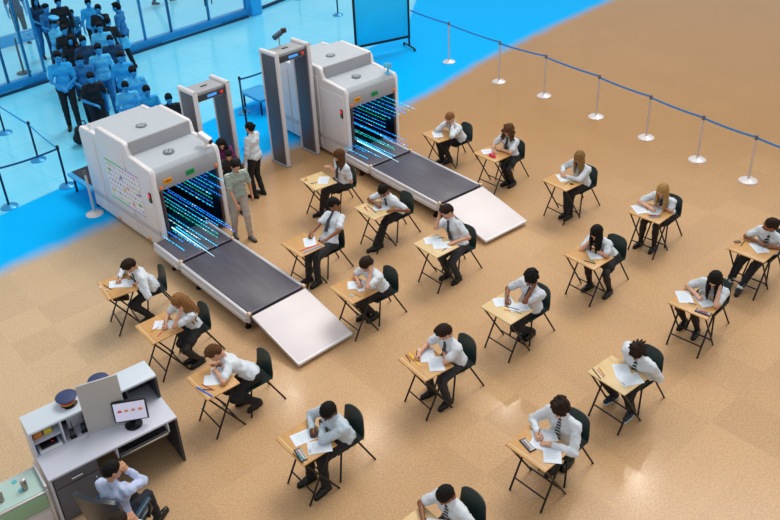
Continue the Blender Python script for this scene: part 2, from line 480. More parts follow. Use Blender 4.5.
        for a in (-1, 1): pr += [cap(hips[a], kn[a], .080 * bl, .055 * s, k=.02), cap(kn[a], kn[a] + (an[a] - kn[a]) * .35, .053 * s, .054 * bl, k=.02), cap(kn[a] + (an[a] - kn[a]) * .35, an[a], .054 * bl, .036 * s, k=.02)]
        child('tights', pr, lk.get('tights', mat('black_tights', '#1b1413', .7)))
    if lk.get('socks'):
        child('sock', [cap(an[-1], an[-1] + (kn[-1] - an[-1]) * .3, .050 * s, .052 * s)], lk['socks']); child('sock', [cap(an[1], an[1] + (kn[1] - an[1]) * .3, .050 * s, .052 * s)], lk['socks'])
    for a in (-1, 1):
        fd = sk['foot'][a]; FR = frame(fd, sk.get('footup', {}).get(a, V(0, 0, 1)))
        v, q, m = SHOE
        np_obj('shoe', an[a] + s * (v @ FR.T), q, m, [lk['shoe'], lk.get('sole', mat('shoe_sole_black', '#0c0c0d', .6))], parent=body, base=base)
    # hair
    hk = lk['hair']
    v, q = field_mesh(hair_prims(hk[0], Hc, R, s, -sk['front'], lk.get('seed', 1)), .010 * s)
    v = wob(v, .0022, 130, base)
    np_obj('hair', v, q, 0, hairmat(hk[1]), parent=body, base=base)
    if lk.get('tie'):
        a = N + (nb - N) * .10 + fr * .066 * s; pts = [a, N - upb * .07 * s + fr * .088 * s, chest + fr * .118 * bl, waist + fr * .122 * bl]
        mb = MB(); wd = [.016, .022, .030, .036]
        for i in range(3):
            p0, p1 = pts[i], pts[i + 1]; th = fr * .006
            c = [p0 - lat * wd[i], p0 + lat * wd[i], p1 + lat * wd[i + 1], p1 - lat * wd[i + 1]]
            for k_ in (0, 1):
                pass
            A = [mb.bm.verts.new(tuple(x - base + th)) for x in c]; B = [mb.bm.verts.new(tuple(x - base - th)) for x in c]
            mb.bm.faces.new(A); mb.bm.faces.new(B[::-1])
            for j in range(4): mb.bm.faces.new((A[j], B[j], B[(j + 1) % 4], A[(j + 1) % 4]))
        mb.ball(a - base, .018 * s, sc=(1, 1, .9))
        bmesh.ops.recalc_face_normals(mb.bm, faces=mb.bm.faces[:])
        mb.build('necktie', lk['tie'], body)
    return body


def head_R(face, up=(0, 0, 1), roll=0):
    f = nrm(face); u = nrm(np.asarray(up, float) - f * (np.asarray(up, float) @ f)); r = np.cross(f, u)
    if roll:
        c, s_ = math.cos(roll), math.sin(roll); r, u = r * c + u * s_, u * c - r * s_
    return np.stack([r, f, u], 1)


# ------------------------------------------------------------------ materials in use
def tie_mat(name, a, b):
    if name in _M: return _M[name]
    m = bpy.data.materials.new(name); m.use_nodes = True; nt = m.node_tree; bs = nt.nodes['Principled BSDF']
    tc = nt.nodes.new('ShaderNodeTexCoord'); wv = nt.nodes.new('ShaderNodeTexWave'); wv.inputs['Scale'].default_value = 14; wv.bands_direction = 'DIAGONAL'
    r = nt.nodes.new('ShaderNodeValToRGB'); r.color_ramp.interpolation = 'CONSTANT'; r.color_ramp.elements[1].position = .72
    r.color_ramp.elements[0].color = (*hexc(a), 1); r.color_ramp.elements[1].color = (*hexc(b), 1)
    nt.links.new(tc.outputs['Object'], wv.inputs[0]); nt.links.new(wv.outputs[1], r.inputs[0]); nt.links.new(r.outputs[0], bs.inputs['Base Color']); bs.inputs['Roughness'].default_value = .7
    _M[name] = m; return m


SK = {'light': mat('skin_light', '#d39c7e', .5), 'fair': mat('skin_fair', '#dfab90', .5), 'brown': mat('skin_brown', '#8a5434', .45), 'dark': mat('skin_dark', '#53301f', .42), 'tan': mat('skin_tan', '#b27a55', .5), 'asian': mat('skin_asian', '#cc9673', .5)}
WHITE = mat('shirt_white', '#d4dbe2', .75, noise=.05, nscale=9, bump=.25)
WHITE2 = mat('shirt_pale_blue', '#bccbd6', .75, noise=.05, nscale=9, bump=.25)
BLK = mat('cloth_black', '#17181b', .8, noise=.25, nscale=14); GREY = mat('cloth_charcoal', '#2c2e33', .8, noise=.25, nscale=14)
TIE = tie_mat('tie_dark', '#14181f', '#5b6470'); TIE2 = tie_mat('tie_striped', '#15171c', '#b9bcc0')
SHB = mat('shoe_black', '#121214', .3)
BLKM = mat('metal_black', '#15161a', .4, metal=.3); GREENP = mat('chair_green_plastic', '#1d2f2d', .45)
CHROME = mat('brushed_steel', '#c9cdd1', .28, metal=.9); PAPER = mat('paper_white', '#dde5ee', .8)

# ------------------------------------------------------------------ floor
def floor_material():
    m = bpy.data.materials.new('hall_floor'); m.use_nodes = True; nt = m.node_tree; L = nt.links; b = nt.nodes['Principled BSDF']
    N_ = lambda t: nt.nodes.new(t)
    tc = N_('ShaderNodeTexCoord'); P = tc.outputs['Object']
    sep = N_('ShaderNodeSeparateXYZ'); L.new(P, sep.inputs[0])

    def math_(op, a, b_=None, c=None):
        n = N_('ShaderNodeMath'); n.operation = op
        for i, x in enumerate((a, b_, c)):
            if x is None: continue
            if isinstance(x, (int, float)): n.inputs[i].default_value = x
            else: L.new(x, n.inputs[i])
        return n.outputs[0]

    def mix(f, a, b_):
        n = N_('ShaderNodeMix'); n.data_type = 'RGBA'
        for k, x in ((0, f), (6, a), (7, b_)):
            if isinstance(x, (int, float)): n.inputs[k].default_value = x
            elif isinstance(x, tuple): n.inputs[k].default_value = (*x, 1)
            else: L.new(x, n.inputs[k])
        return n.outputs[2]

    def noise(sc, det=2, vec=P):
        n = N_('ShaderNodeTexNoise'); n.inputs['Scale'].default_value = sc; n.inputs['Detail'].default_value = det; L.new(vec, n.inputs[0]); return n.outputs[0]
    x, y = sep.outputs[0], sep.outputs[1]
    # tan vinyl: tiles with small tone differences + speckle
    mp = N_('ShaderNodeMapping'); mp.inputs['Rotation'].default_value = (0, 0, math.radians(-38)); mp.inputs['Scale'].default_value = (1.5, 1.5, 1.5); L.new(P, mp.inputs[0])
    fl = N_('ShaderNodeVectorMath'); fl.operation = 'FLOOR'; L.new(mp.outputs[0], fl.inputs[0])
    wn = N_('ShaderNodeTexWhiteNoise'); wn.noise_dimensions = '2D'; L.new(fl.outputs[0], wn.inputs[0])
    sp = noise(42, 3); big = noise(.35, 2)
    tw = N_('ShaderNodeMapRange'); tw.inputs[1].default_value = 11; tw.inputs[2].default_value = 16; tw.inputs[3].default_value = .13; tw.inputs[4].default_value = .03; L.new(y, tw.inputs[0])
    tone = math_('ADD', math_('MULTIPLY', math_('SUBTRACT', wn.outputs[0], .5), tw.outputs[0]), math_('ADD', math_('MULTIPLY', math_('SUBTRACT', sp, .5), .75), math_('MULTIPLY', math_('SUBTRACT', big, .5), .14)))
    tone = math_('ADD', tone, 1.0)
    vm = N_('ShaderNodeVectorMath'); vm.operation = 'SCALE'; L.new(tone, vm.inputs['Scale'])
    cn = N_('ShaderNodeTexNoise'); cn.inputs['Scale'].default_value = 60; cn.inputs['Detail'].default_value = 2; L.new(P, cn.inputs[0])
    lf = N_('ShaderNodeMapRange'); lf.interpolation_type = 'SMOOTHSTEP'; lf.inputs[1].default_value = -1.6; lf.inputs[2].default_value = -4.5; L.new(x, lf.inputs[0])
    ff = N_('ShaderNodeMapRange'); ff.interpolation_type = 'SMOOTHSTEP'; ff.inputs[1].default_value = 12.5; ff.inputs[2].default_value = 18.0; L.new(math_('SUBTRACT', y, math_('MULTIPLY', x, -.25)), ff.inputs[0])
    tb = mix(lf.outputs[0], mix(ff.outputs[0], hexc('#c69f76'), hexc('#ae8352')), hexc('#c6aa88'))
    sc_ = N_('ShaderNodeMix'); sc_.data_type = 'RGBA'; sc_.blend_type = 'OVERLAY'; sc_.inputs[0].default_value = .24; L.new(tb, sc_.inputs[6]); L.new(cn.outputs['Color'], sc_.inputs[7])
    L.new(sc_.outputs[2], vm.inputs[0])
    tan = vm.outputs[0]
    # blue stretch of the floor
    sp2 = noise(30, 3)
    sat = mix(math_('MULTIPLY', sp2, .5), hexc('#00acf6'), hexc('#00bcff'))
    # pale glossy tiles, sharp edge with the saturated carpet
    mp2 = N_('ShaderNodeMapping'); mp2.inputs['Rotation'].default_value = (0, 0, math.radians(-45)); mp2.inputs['Scale'].default_value = (.9, .9, .9); L.new(P, mp2.inputs[0])
    br = N_('ShaderNodeTexBrick'); br.offset = 0; br.inputs['Scale'].default_value = 1; br.inputs['Mortar Size'].default_value = .008; br.inputs['Brick Width'].default_value = 1; br.inputs['Row Height'].default_value = 1
    br.inputs['Color1'].default_value = (*hexc('#86dcf7'), 1); br.inputs['Color2'].default_value = (*hexc('#7fd8f6'), 1); br.inputs['Mortar'].default_value = (*hexc('#5cc8ee'), 1); L.new(mp2.outputs[0], br.inputs[0])
    n2 = noise(.6, 2)
    pale = mix(math_('MULTIPLY', n2, .9), br.outputs[0], hexc('#4ccdf8'))
    t1 = math_('SUBTRACT', y, math_('ADD', math_('MULTIPLY', x, 1.09), 21.9))      # tile edge
    e1 = math_('MULTIPLY', math_('ADD', t1, .05), 10.0); e1n = N_('ShaderNodeClamp'); L.new(e1, e1n.inputs[0])
    # the tiles stop at the partition board, carpet beyond
    e2n = N_('ShaderNodeClamp'); L.new(math_('MULTIPLY', math_('SUBTRACT', math_('MULTIPLY', y, .2), math_('ADD', x, 2.9)), 10.0), e2n.inputs[0])
    blue = mix(math_('MULTIPLY', e1n.outputs[0], e2n.outputs[0]), sat, pale)
    # blue to tan: feathered edge following a shallow bend
    t2 = math_('SUBTRACT', y, math_('ADD', math_('MULTIPLY', x, .909), 17.93))
    bx = math_('DIVIDE', math_('SUBTRACT', x, 1.5), 1.8)
    t2 = math_('ADD', t2, math_('DIVIDE', .85, math_('ADD', math_('MULTIPLY', bx, bx), 1.0)))
    edge = math_('ADD', t2, math_('MULTIPLY', math_('SUBTRACT', noise(1.6, 3), .5), .35))
    sm = N_('ShaderNodeMapRange'); sm.interpolation_type = 'SMOOTHSTEP'; sm.inputs[1].default_value = -.35; sm.inputs[2].default_value = .45; L.new(edge, sm.inputs[0])
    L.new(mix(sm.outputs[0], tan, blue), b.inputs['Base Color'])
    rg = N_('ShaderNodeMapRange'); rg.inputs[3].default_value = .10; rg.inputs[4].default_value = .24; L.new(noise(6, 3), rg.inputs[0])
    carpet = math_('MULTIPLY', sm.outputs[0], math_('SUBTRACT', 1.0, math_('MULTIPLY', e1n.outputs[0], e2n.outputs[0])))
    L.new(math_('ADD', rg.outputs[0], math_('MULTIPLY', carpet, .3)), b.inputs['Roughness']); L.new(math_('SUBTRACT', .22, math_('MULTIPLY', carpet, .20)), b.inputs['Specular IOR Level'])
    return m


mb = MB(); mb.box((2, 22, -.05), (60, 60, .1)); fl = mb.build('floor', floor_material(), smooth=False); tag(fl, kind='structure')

# ------------------------------------------------------------------ glass front of the terminal (blue end of the hall)
BL = {n: mat('blue_' + n, c, r, noise=nz, nscale=8) for n, c, r, nz in (('dark', '#00101f', .4, .3), ('frame', '#0a86c8', .3, 0), ('frame_light', '#35b4ee', .3, 0), ('kerb', '#0a90d8', .4, .1), ('kerb_dark', '#02355c', .5, .2), ('column', '#28aef0', .35, .05), ('sign', '#22b2f2', .5, 0), ('sign_light', '#8fe0fb', .5, 0))}
g0, g1 = G(-60, 115), G(248, 16); gd = nrm((g1 - g0) * V(1, 1, 0)); gn = V(-gd[1], gd[0], 0); grz = math.atan2(gd[1], gd[0])


def along(u0, v0):
    p = G(u0, v0); t = (p - g0) @ gd; return g0 + gd * t


def kerb(name, a, b):
    mb = MB(); L = np.linalg.norm(b - a); mb.box((L / 2, .02, .13), (L, .22, .26), .01); o = mb.build(name, BL['kerb'], loc=a, rz=grz); tag(o, kind='structure')
    mb = MB(); mb.box((L / 2, -.12, .03), (L, .10, .06), .005); o2 = mb.build('kerb_rail', BL['kerb_dark'], o)
    mb = MB(); mb.box((L / 2, -.1, .075), (L * .5, .04, .02), .005); mb.build('door_track', BL['frame_light'], o)
    return o


A, B = g0, along(46, 80); kerb('trim_1', A, B); A2, B2 = along(131, 55), along(246, 16.5); kerb('trim_2', A2, B2)
GL = mat('clear_glass_blue', '#d8f6ff', .03, alpha=.07)
n_ = 1
for a, b in ((A, B), (A2, B2)):
    L = np.linalg.norm(b - a); cnt = 3 if n_ == 1 else 3
    us = [0, (along(9, 91) - a) @ gd, (along(32, 85) - a) @ gd, L] if n_ == 1 else [0, (along(149, 49) - a) @ gd, (along(174, 40.5) - a) @ gd, (along(210, 28) - a) @ gd, L]
    for i in range(len(us) - 1):
        wl = us[i + 1] - us[i]; mb = MB()
        for x in (0, wl): mb.box((x, 0, 1.75), (.055, .09, 3.0), .008)
        mb.box((wl / 2, 0, 3.25), (wl, .09, .06), .006)
        o = mb.build('window_%d' % n_, BL['frame'], loc=a + gd * us[i] + V(0, 0, .0), rz=grz); tag(o, kind='structure'); n_ += 1
        mb = MB(); mb.box((wl / 2, 0, 1.74), (wl - .06, .012, 2.96)); mb.build('pane', GL, o, smooth=False)
# pull handles of the glass doors
hp = a + gd * us[3]; mb = MB()
for s_ in (-1, 1):
    mb.cyl((s_ * .13, -.10, .75), (s_ * .13, -.10, 1.5), .018); mb.cyl((s_ * .13, -.10, .9), (0, 0, .9), .01); mb.cyl((s_ * .13, -.10, 1.35), (0, 0, 1.35), .01)
o = mb.build('door_handle', BL['dark'], loc=hp, rz=grz); tag(o, kind='structure')
# column and the low rail on the far side
c0 = G(254, 14); mb = MB(); mb.box((0, 0, 1.8), (.42, .42, 3.6), .03); o = mb.build('wall_column', BL['column'], loc=c0, rz=grz); tag(o, kind='structure')
r0, r1 = G(260, 10), G(330, -18); L = np.linalg.norm(r1 - r0); mb = MB(); mb.box((L / 2, 0, .05), (L, .08, .10), .01); mb.box((L / 2, 0, .32), (L, .03, .03), .005)
o = mb.build('trim_3', BL['kerb_dark'], loc=r0, rz=math.atan2(r1[1] - r0[1], r1[0] - r0[0])); tag(o, kind='structure')
# sign board fixed at the entrance
sp = G(24, 73); t = empty('entrance_sign', sp, grz)
tag(t, 'wide pale blue sign banner on a post at the entrance glass, left', 'sign')
mb = MB(); mb.cyl((0, 0, 0), (0, 0, 1.0), .03); mb.lathe([(.2, 0), (.2, .02), (.05, .04)]); mb.build('post', BL['dark'], t)
mb = MB(); mb.box((-.05, 0, 1.0), (1.35, .03, .34), .008); pb = mb.build('banner', BL['sign'], t)
mb = MB(); mb.box((-.05, -.004, 1.155), (1.35, .03, .03), .004); mb.build('edge_strip', BL['sign_light'], pb)
cu = bpy.data.curves.new('lettering', 'FONT'); cu.body = 'TRCE'; cu.size = .26; cu.extrude = .004; cu.align_x = 'CENTER'; cu.align_y = 'CENTER'
lo = bpy.data.objects.new('tmp', cu); COL.objects.link(lo); dg = bpy.context.evaluated_depsgraph_get(); me = bpy.data.meshes.new_from_object(lo.evaluated_get(dg)); bpy.data.objects.remove(lo)
lt = link('lettering', me, BL['sign_light'], pb, smooth=False); lt.location = (.28, -.022, 1.0); lt.rotation_euler = (math.pi / 2, 0, 0)

# ------------------------------------------------------------------ queue barrier posts and tapes
STEEL = mat('post_steel', '#d9d2d2', .3, metal=.45); STEELB = mat('post_steel_base', '#e6dede', .35, metal=.3); BTAPE = mat('tape_blue', '#3f8ad6', .6); POSTB = mat('post_blue_dark', '#04304f', .3, metal=.4); POSTBB = mat('post_blue_base', '#2496d8', .3, metal=.3)


def barrier_post(p, h, label, group, m1, m2, tilt=0):
    t = empty('barrier_post', p); tag(t, label, 'barrier post', group)
    mb = MB(); mb.lathe([(.17, 0), (.17, .012), (.15, .03), (.05, .045), (.03, .06)], seg=28); mb.build('base', m2, t)
    mb = MB(); mb.cyl((0, 0, .04), (0, 0, h - .07), .024, seg=14); mb.build('pole', m1, t)
    mb = MB(); mb.lathe([(.031, h - .09), (.031, h - .01), (.022, h)], seg=16); mb.build('tape_head', mat('tape_head', '#6f6b74', .4) if m1 is STEEL else BL['dark'], t)
    return t


def tape(a, b, h, m, label, group, sag=.03, wd=.042):
    mb = MB(); n = 10; a = np.asarray(a) + V(0, 0, h); b = np.asarray(b) + V(0, 0, h); d = nrm(b - a); nn = V(-d[1], d[0], 0) * .003
    for i in range(n):
        P_ = [a + (b - a) * t - V(0, 0, sag * 4 * t * (1 - t)) for t in (i / n, (i + 1) / n)]
        z = V(0, 0, wd / 2); vs = [mb.bm.verts.new(tuple(q)) for q in (P_[0] - z - nn, P_[1] - z - nn, P_[1] + z - nn, P_[0] + z - nn, P_[0] - z + nn, P_[1] - z + nn, P_[1] + z + nn, P_[0] + z + nn)]
        for f in ((0, 1, 2, 3), (7, 6, 5, 4), (3, 2, 6, 7), (0, 4, 5, 1)): mb.bm.faces.new([vs[k] for k in f])
    bmesh.ops.remove_doubles(mb.bm, verts=mb.bm.verts[:], dist=1e-5)
    mn = (a + b) / 2 - V(0, 0, h)
    bmesh.ops.translate(mb.bm, vec=Vector(tuple(float(-x) for x in mn)), verts=mb.bm.verts[:])
    o = mb.build('barrier_tape', m, loc=mn, smooth=False); return tag(o, label, 'barrier tape', group)


rp = [G(u, v) for u, v in ((449, 62), (499, 82), (544, 96), (596, 117), (646, 138), (697, 160), (748, 181))]
hs = [1.10, 1.06, 1.03, 1.0, .97, .96, .95]
ordn = ['farthest of the row, by the rolling board', 'second from the back, where blue ends', 'third from the back of seven', 'fourth and middle of seven', 'fifth from the back of seven', 'next to last, second nearest', 'nearest of the row, by right edge']
for p, h, o_ in zip(rp, hs, ordn): barrier_post(p, h, 'silver queue post with round base, ' + o_, 'silver posts of the right-hand queue line', STEEL, STEELB)
ends = [G(411, 30, 0) + V(0, 0, 0)] + rp + [rp[-1] + (rp[-1] - rp[-2]) * 1.0]
e0 = rp[0] + (rp[0] - rp[1]) * .85; ends[0] = e0
tl = ['from the rolling board to the first post', 'between the first and second posts', 'between the second and third posts', 'between the third and fourth posts', 'between the fourth and fifth posts', 'between the fifth and sixth posts', 'between the sixth and seventh posts', 'leaving the nearest post past the right frame edge']
for i in range(8):
    h = (hs[max(0, i - 1)] + hs[min(i, 6)]) / 2 - .05
    tape(ends[i], ends[i + 1], h, BTAPE, 'blue retractable barrier tape ' + tl[i], 'tapes of the right-hand queue line', .02)
lp = {'a': G(9.5, 207), 'b': G(67.5, 186), 'c': G(38.5, 160), 'd': G(5, 133), 'e': G(95, 214), 'f': G(244, 113), 'g': G(338, 15), 'h': G(299, -1), 'i': G(250, 148)}
ll = {'a': 'dark blue queue post at the left frame edge, nearest of that lane', 'b': 'dark blue queue post beside the first scanner infeed table', 'c': 'dark blue queue post in the middle of the left lane', 'd': 'dark blue queue post cut by the left frame edge, farthest of that lane',
      'f': 'dark blue queue post between the two metal detector gates, far one', 'g': 'dark blue queue post alone behind the second scanner, near the top edge', 'h': 'dark blue queue post at the top edge, only its base in frame', 'i': 'dark blue queue post right behind the uniformed guard woman'}
for k in 'abcdfghi': barrier_post(lp[k], .93, ll[k], 'dark blue queue posts', POSTB, POSTBB)
barrier_post(lp['e'], .95, 'silver queue post standing against the left side of the first scanner', None, STEEL, STEELB)
DT = mat('tape_dark_blue', '#055a8c', .6); LT_ = mat('tape_pale_blue', '#1a9be0', .6)
tape(lp['a'], lp['b'], .86, DT, 'dark belt tape between the two nearest left posts', 'blue lane tapes'); tape(lp['c'], lp['b'], .86, LT_, 'pale belt tape from the middle left post to the infeed post', 'blue lane tapes')
tape(lp['c'], lp['d'] + V(-.6, .6, 0), .86, LT_, 'pale belt tape running from the middle left post to the frame edge', 'blue lane tapes')
tape(lp['f'], lp['i'], .86, DT, 'dark belt tape between the posts behind the guard woman', 'blue lane tapes'); tape(lp['f'], G(278, 100), .86, DT, 'dark belt tape from the far gap post towards the second scanner', 'blue lane tapes')

# rolling partition board
bp = G(398, 53); bt = G(345, 70); bd = nrm((G(409, 36, .35) - G(356, 47, .35)) * V(1, 1, 0)); bz = math.atan2(bd[1], bd[0])
t = empty('partition_board', (G(409, 36, .35) + G(356, 47, .35)) / 2 * V(1, 1, 0), bz); tag(t, 'tall blue partition board in a black wheeled frame behind the second scanner', 'partition')
wd = np.linalg.norm(G(409, 36, .35) - G(356, 47, .35)); mb = MB()
for x in (-wd / 2, wd / 2): mb.box((x, 0, 1.15), (.06, .05, 1.7), .01)
mb.box((0, 0, .34), (wd, .05, .07), .01); mb.box((0, 0, 2.0), (wd, .05, .05), .01); mb.build('frame', BLKM, t)
mb = MB(); mb.box((0, 0, 1.17), (wd - .05, .02, 1.62), .003); mb.build('panel', mat('board_blue', '#08ccff', .5, noise=.05, nscale=2), t)
for x in (-wd / 2, wd / 2):
    mb = MB(); mb.cyl((x, 0, .34), (x, 0, .12), .028); mb.cyl((x, -.32, .07), (x, .32, .07), .024); mb.cyl((x, 0, .12), (x, 0, .07), .03)
    for y in (-.32, .32): mb.cyl((x - .02, y, .04), (x + .02, y, .04), .04)
    mb.build('foot', BLKM, t)

# ------------------------------------------------------------------ x-ray scanners
CW = mat('scanner_white', '#e6e2e4', .4, noise=.02, nscale=3); CG = mat('scanner_grey', '#a3a4aa', .42, noise=.03, nscale=3); CG2 = mat('scanner_top_grey', '#b9c0c8', .38); CDK = mat('scanner_tunnel', '#10182a', .3)
LINE = mat('panel_seam', '#c4bfc2', .5); ORNG = mat('label_orange', '#f0a01e', .5); GRN = mat('label_green', '#17a05a', .5); RED = mat('lamp_red', '#e02a24', .3, emit='#e02a24', es=.6); GLED = mat('lamp_green', '#0f7a3c', .4)
BELT = mat('conveyor_belt', '#59555f', .33, noise=.18, nscale=3, stretch=(.6, 3, 1)); RAILM = mat('rail_aluminium', '#d6d5da', .35, metal=.25); RAMP = mat('ramp_panel', '#e4dadb', .45, noise=.02, nscale=4)
GLOW = [mat('glow_cyan', '#22c8ff', .4, emit='#22c8ff', es=1.0), mat('glow_blue', '#1f86ff', .4, emit='#1f86ff', es=1.0), mat('glow_teal', '#1fd0b0', .4, emit='#1fd0b0', es=.8), mat('glow_pale', '#b8f0ff', .4, emit='#b8f0ff', es=1.0)]  # glow colours of the overlaid light effect, not of real lamps


def scanner(loc, rz, label, which, poster):
    loc = loc + (V(.10, .06, 0) if poster else V(.10, .06, 0))
    t = empty('baggage_scanner', loc, rz); tag(t, label, 'x-ray scanner', 'baggage scanners')
    yl, yr = -.46, .92; H1, H2, H3 = 1.66, 1.92, 1.76; xf, xs, xb, xe = -1.93, -2.70, -3.80, -4.56
    prof = [(xe, .06), (xf, .06), (xf, H1 - .10), (xf - .05, H1 - .02), (xs + .02, H1 + .04), (xs - .03, H2 - .05), (xs - .10, H2), (xb + .05, H2 + .02), (xb - .02, H2 - .03), (xb - .05, H3), (xe + .06, H3 - .02), (xe, H3 - .10)]
    for k, (a, b) in enumerate(((yl, yl + .10), (yr - .10, yr))):
        mb = MB(); mb.prism(prof, a, b); es = [e for e in mb.bm.edges if abs(e.verts[0].co.y - e.verts[1].co.y) < 1e-5]
        bmesh.ops.bevel(mb.bm, geom=es, offset=.028, segments=3, profile=.5, affect='EDGES')
        sp_ = mb.build('side_panel', CW, t)
        mb = MB()   # raised skins, seams, grey band, labels
        y = a - .006 if k == 0 else b + .006
        for x0, x1, zt in ((xe + .06, xb - .16, H3 - .16), (xb - .08, xs - .16, H2 - .2), (xs - .08, xf + -.08, H1 - .16)):
            mb.box(((x0 + x1) / 2, y, (zt + .14) / 2), (x1 - x0, .02, zt - .14), .008)
        mb.build('skin_panel', CW, sp_)
        mb = MB(); mb.box(((xe + xf) / 2, y + (-.011 if k == 0 else .011), .42), (xf - xe - .12, .006, .11), .001); mb.build('grey_band', LINE, sp_)
        if k == 0:
            mb = MB()
            for x in (-3.55, -2.45): mb.box((x, y - .014, .14), (.09, .008, .06), .002)
            mb.build('floor_label', ORNG, sp_)
            mb = MB(); mb.box((xf - .14, y - .018, 1.12), (.075, .03, .19), .008); il = mb.build('status_lamp', mat('lamp_housing', '#2a2526', .4), sp_)
            for z_, m_ in ((1.165, RED), (1.075, GLED)):
                mb = MB(); mb.box((xf - .14, y - .036, z_), (.055, .012, .075), .006); mb.build('lens', m_, il)
    # roof
    mb = MB(); ya, yb = yl + .08, yr - .08
    mb.prism([(xb, H1 - .15), (xs, H1 - .15), (xs, H2 - .09), (xs - .08, H2 - .015), (xb, H2 + .005)], ya, yb); rf = mb.build('roof_hump', CG2, t)
    mb = MB(); mb.prism([(xs - .01, H1 - .2), (xf - .02, H1 - .2), (xf - .03, H1 - .09), (xf - .10, H1 - .02), (xs - .01, H1 + .02)], ya, yb); mb.build('roof_front', CG2, t)
    mb = MB(); mb.prism([(xe + .02, H3 - .4), (xb + .01, H3 - .4), (xb + .01, H3 - .03), (xe + .03, H3 - .04)], ya, yb); mb.build('roof_rear', CG2, t)
    mb = MB(); mb.box((xs - .01, (ya + yb) / 2, (H1 + H2) / 2), (.05, yb - ya, H2 - H1 + .02), .012); mb.build('hump_riser', CG, t)
    for i, (x, z) in enumerate(((-3.2, H2 + .0), (-2.35, H1 + .012))):
        mb = MB(); mb.lathe([(.10, 0), (.10, .008), (.08, .012)], seg=24); e = mb.build('round_emblem', mat('emblem_grey', '#7d8890', .4, metal=.4), t); e.location = (x, .16, z)
        mb = MB(); mb.box((0, 0, .013), (.14, .03, .004)); mb.box((0, 0, .013), (.03, .14, .004)); mb.build('emblem_mark', CG2, e)
    # fascia above the opening
    mb = MB(); mb.prism([(xf - .25, 1.24), (xf + .0, 1.24), (xf + .015, 1.3), (xf + .0, H1 - .14), (xf - .08, H1 - .04), (xf - .25, H1 - .03)], ya, yb); fa = mb.build('front_fascia', CG, t)
    for y, m_, wd in ((-.18, ORNG, .17), (.27, GRN, .17)):
        mb = MB(); mb.box((xf + .015, y, 1.38), (.012, wd, .10), .004); lb = mb.build('label_plate', m_, fa)
        mb = MB(); dk = mat('label_print', '#4a3a10' if m_ is ORNG else '#0a5530', .5) if m_ is ORNG else mat('label_print_green', '#0a5530', .5)
        for j in range(3): mb.box((xf + .022, y - .045 + j * .042, 1.385), (.004, .022, .03 if j != 1 else .045))
        mb.build('label_print', dk, lb)
    for y in (yl + .13, yr - .13):
        mb = MB(); mb.ball((xf + .015, y, 1.30), .035, 12); mb.build('beacon', mat('beacon_orange', '#f07818', .3), fa)
    # tunnel
    mb = MB(); xm = (xf + xe) / 2; Lx = xf - xe - .06
    mb.box((xm, yl + .12, .75), (Lx, .03, 1.25)); mb.box((xm, yr - .12, .75), (Lx, .03, 1.25)); mb.box((xm, (ya + yb) / 2, 1.31), (Lx, yb - ya, .03)); mb.box((xm, (ya + yb) / 2, .12), (Lx, yb - ya, .14)); mb.box((xe + .2, (ya + yb) / 2, .75), (.03, yb - ya - .1, 1.2))
    mb.build('tunnel_lining', CDK, t, smooth=False)
    for y in (yl + .13, yr - .13):
        mb = MB(); mb.box((xf + .0, y, .72), (.03, .05, 1.04), .008); mb.build('opening_trim', mat('trim_bronze', '#5a4a4c', .35, metal=.5), t)
    for x in (-4.2, -2.15):
        for y in (yl + .1, yr - .1):
            mb = MB(); mb.cyl((x, y, 0), (x, y, .09), .04); mb.build('foot', BLKM, t)
    if poster:
        mb = MB(); x0, x1, z0, z1 = -3.62, -2.40, .60, 1.42; y = yl - .022
        mb.box(((x0 + x1) / 2, y, (z0 + z1) / 2), (x1 - x0, .006, z1 - z0)); ps = mb.build('notice_poster', mat('poster_white', '#f1eff3', .6), t, smooth=False)
        mb = MB(); mb.box(((x0 + x1) / 2 - .3, y - .005, z1 - .03), ((x1 - x0) * .5, .004, .035)); mb.build('green_stripe', mat('poster_green', '#7fd08c', .6), ps)
        mb = MB(); mb.box(((x0 + x1) / 2 - .3, y - .005, z0 + .015), ((x1 - x0) * .5, .004, .03)); mb.build('green_stripe', mat('poster_green', '#7fd08c', .6), ps)
        mb = MB(); mb.box(((x0 + x1) / 2 + .3, y - .005, z1 - .03), ((x1 - x0) * .5, .004, .035)); mb.build('lilac_stripe', mat('poster_lilac', '#c0aee0', .6), ps); mb = MB(); mb.box(((x0 + x1) / 2 + .3, y - .005, z0 + .015), ((x1 - x0) * .5, .004, .03)); mb.build('lilac_stripe', mat('poster_lilac', '#c0aee0', .6), ps)
        cols = ['#d8b8b8', '#a8c8a0', '#8f90a8', '#e0c060', '#c0a0d0', '#90a8b0', '#c88878']; rr = random.Random(3)
        ms = [mat('poster_icon_%s' % n, c, .6) for n, c in zip(('pink', 'sage', 'slate', 'yellow', 'violet', 'steel', 'clay'), cols)]
        mb = MB()
        for i in range(12):
            for j in range(7):
                mb.mi = rr.randrange(7); w_, h_ = rr.uniform(.02, .05), rr.uniform(.015, .04)
                mb.box((x0 + .08 + i * (x1 - x0 - .14) / 11, y - .005, z0 + .09 + j * (z1 - z0 - .2) / 6), (w_, .004, h_))
        mb.build('printed_icons', ms, ps, smooth=False)
        ms2 = [mat('poster_patch_%s' % n, c, .6) for n, c in (('green', '#6cc06a'), ('purple', '#a77fd0'), ('yellow', '#f0d050'), ('coral', '#ef9a7a'))]
        for i, (a, b) in enumerate(((.12, .78), (.45, .72), (.5, .4), (.62, .5), (.9, .2), (.95, .52), (.1, .15), (.7, .1))):
            mb = MB(); mb.box((x0 + (x1 - x0) * a, y - .008, z0 + (z1 - z0) * (.08 + b * .84)), (.07, .004, .055)); mb.build('printed_patch', ms2[i % 4], ps, smooth=False)
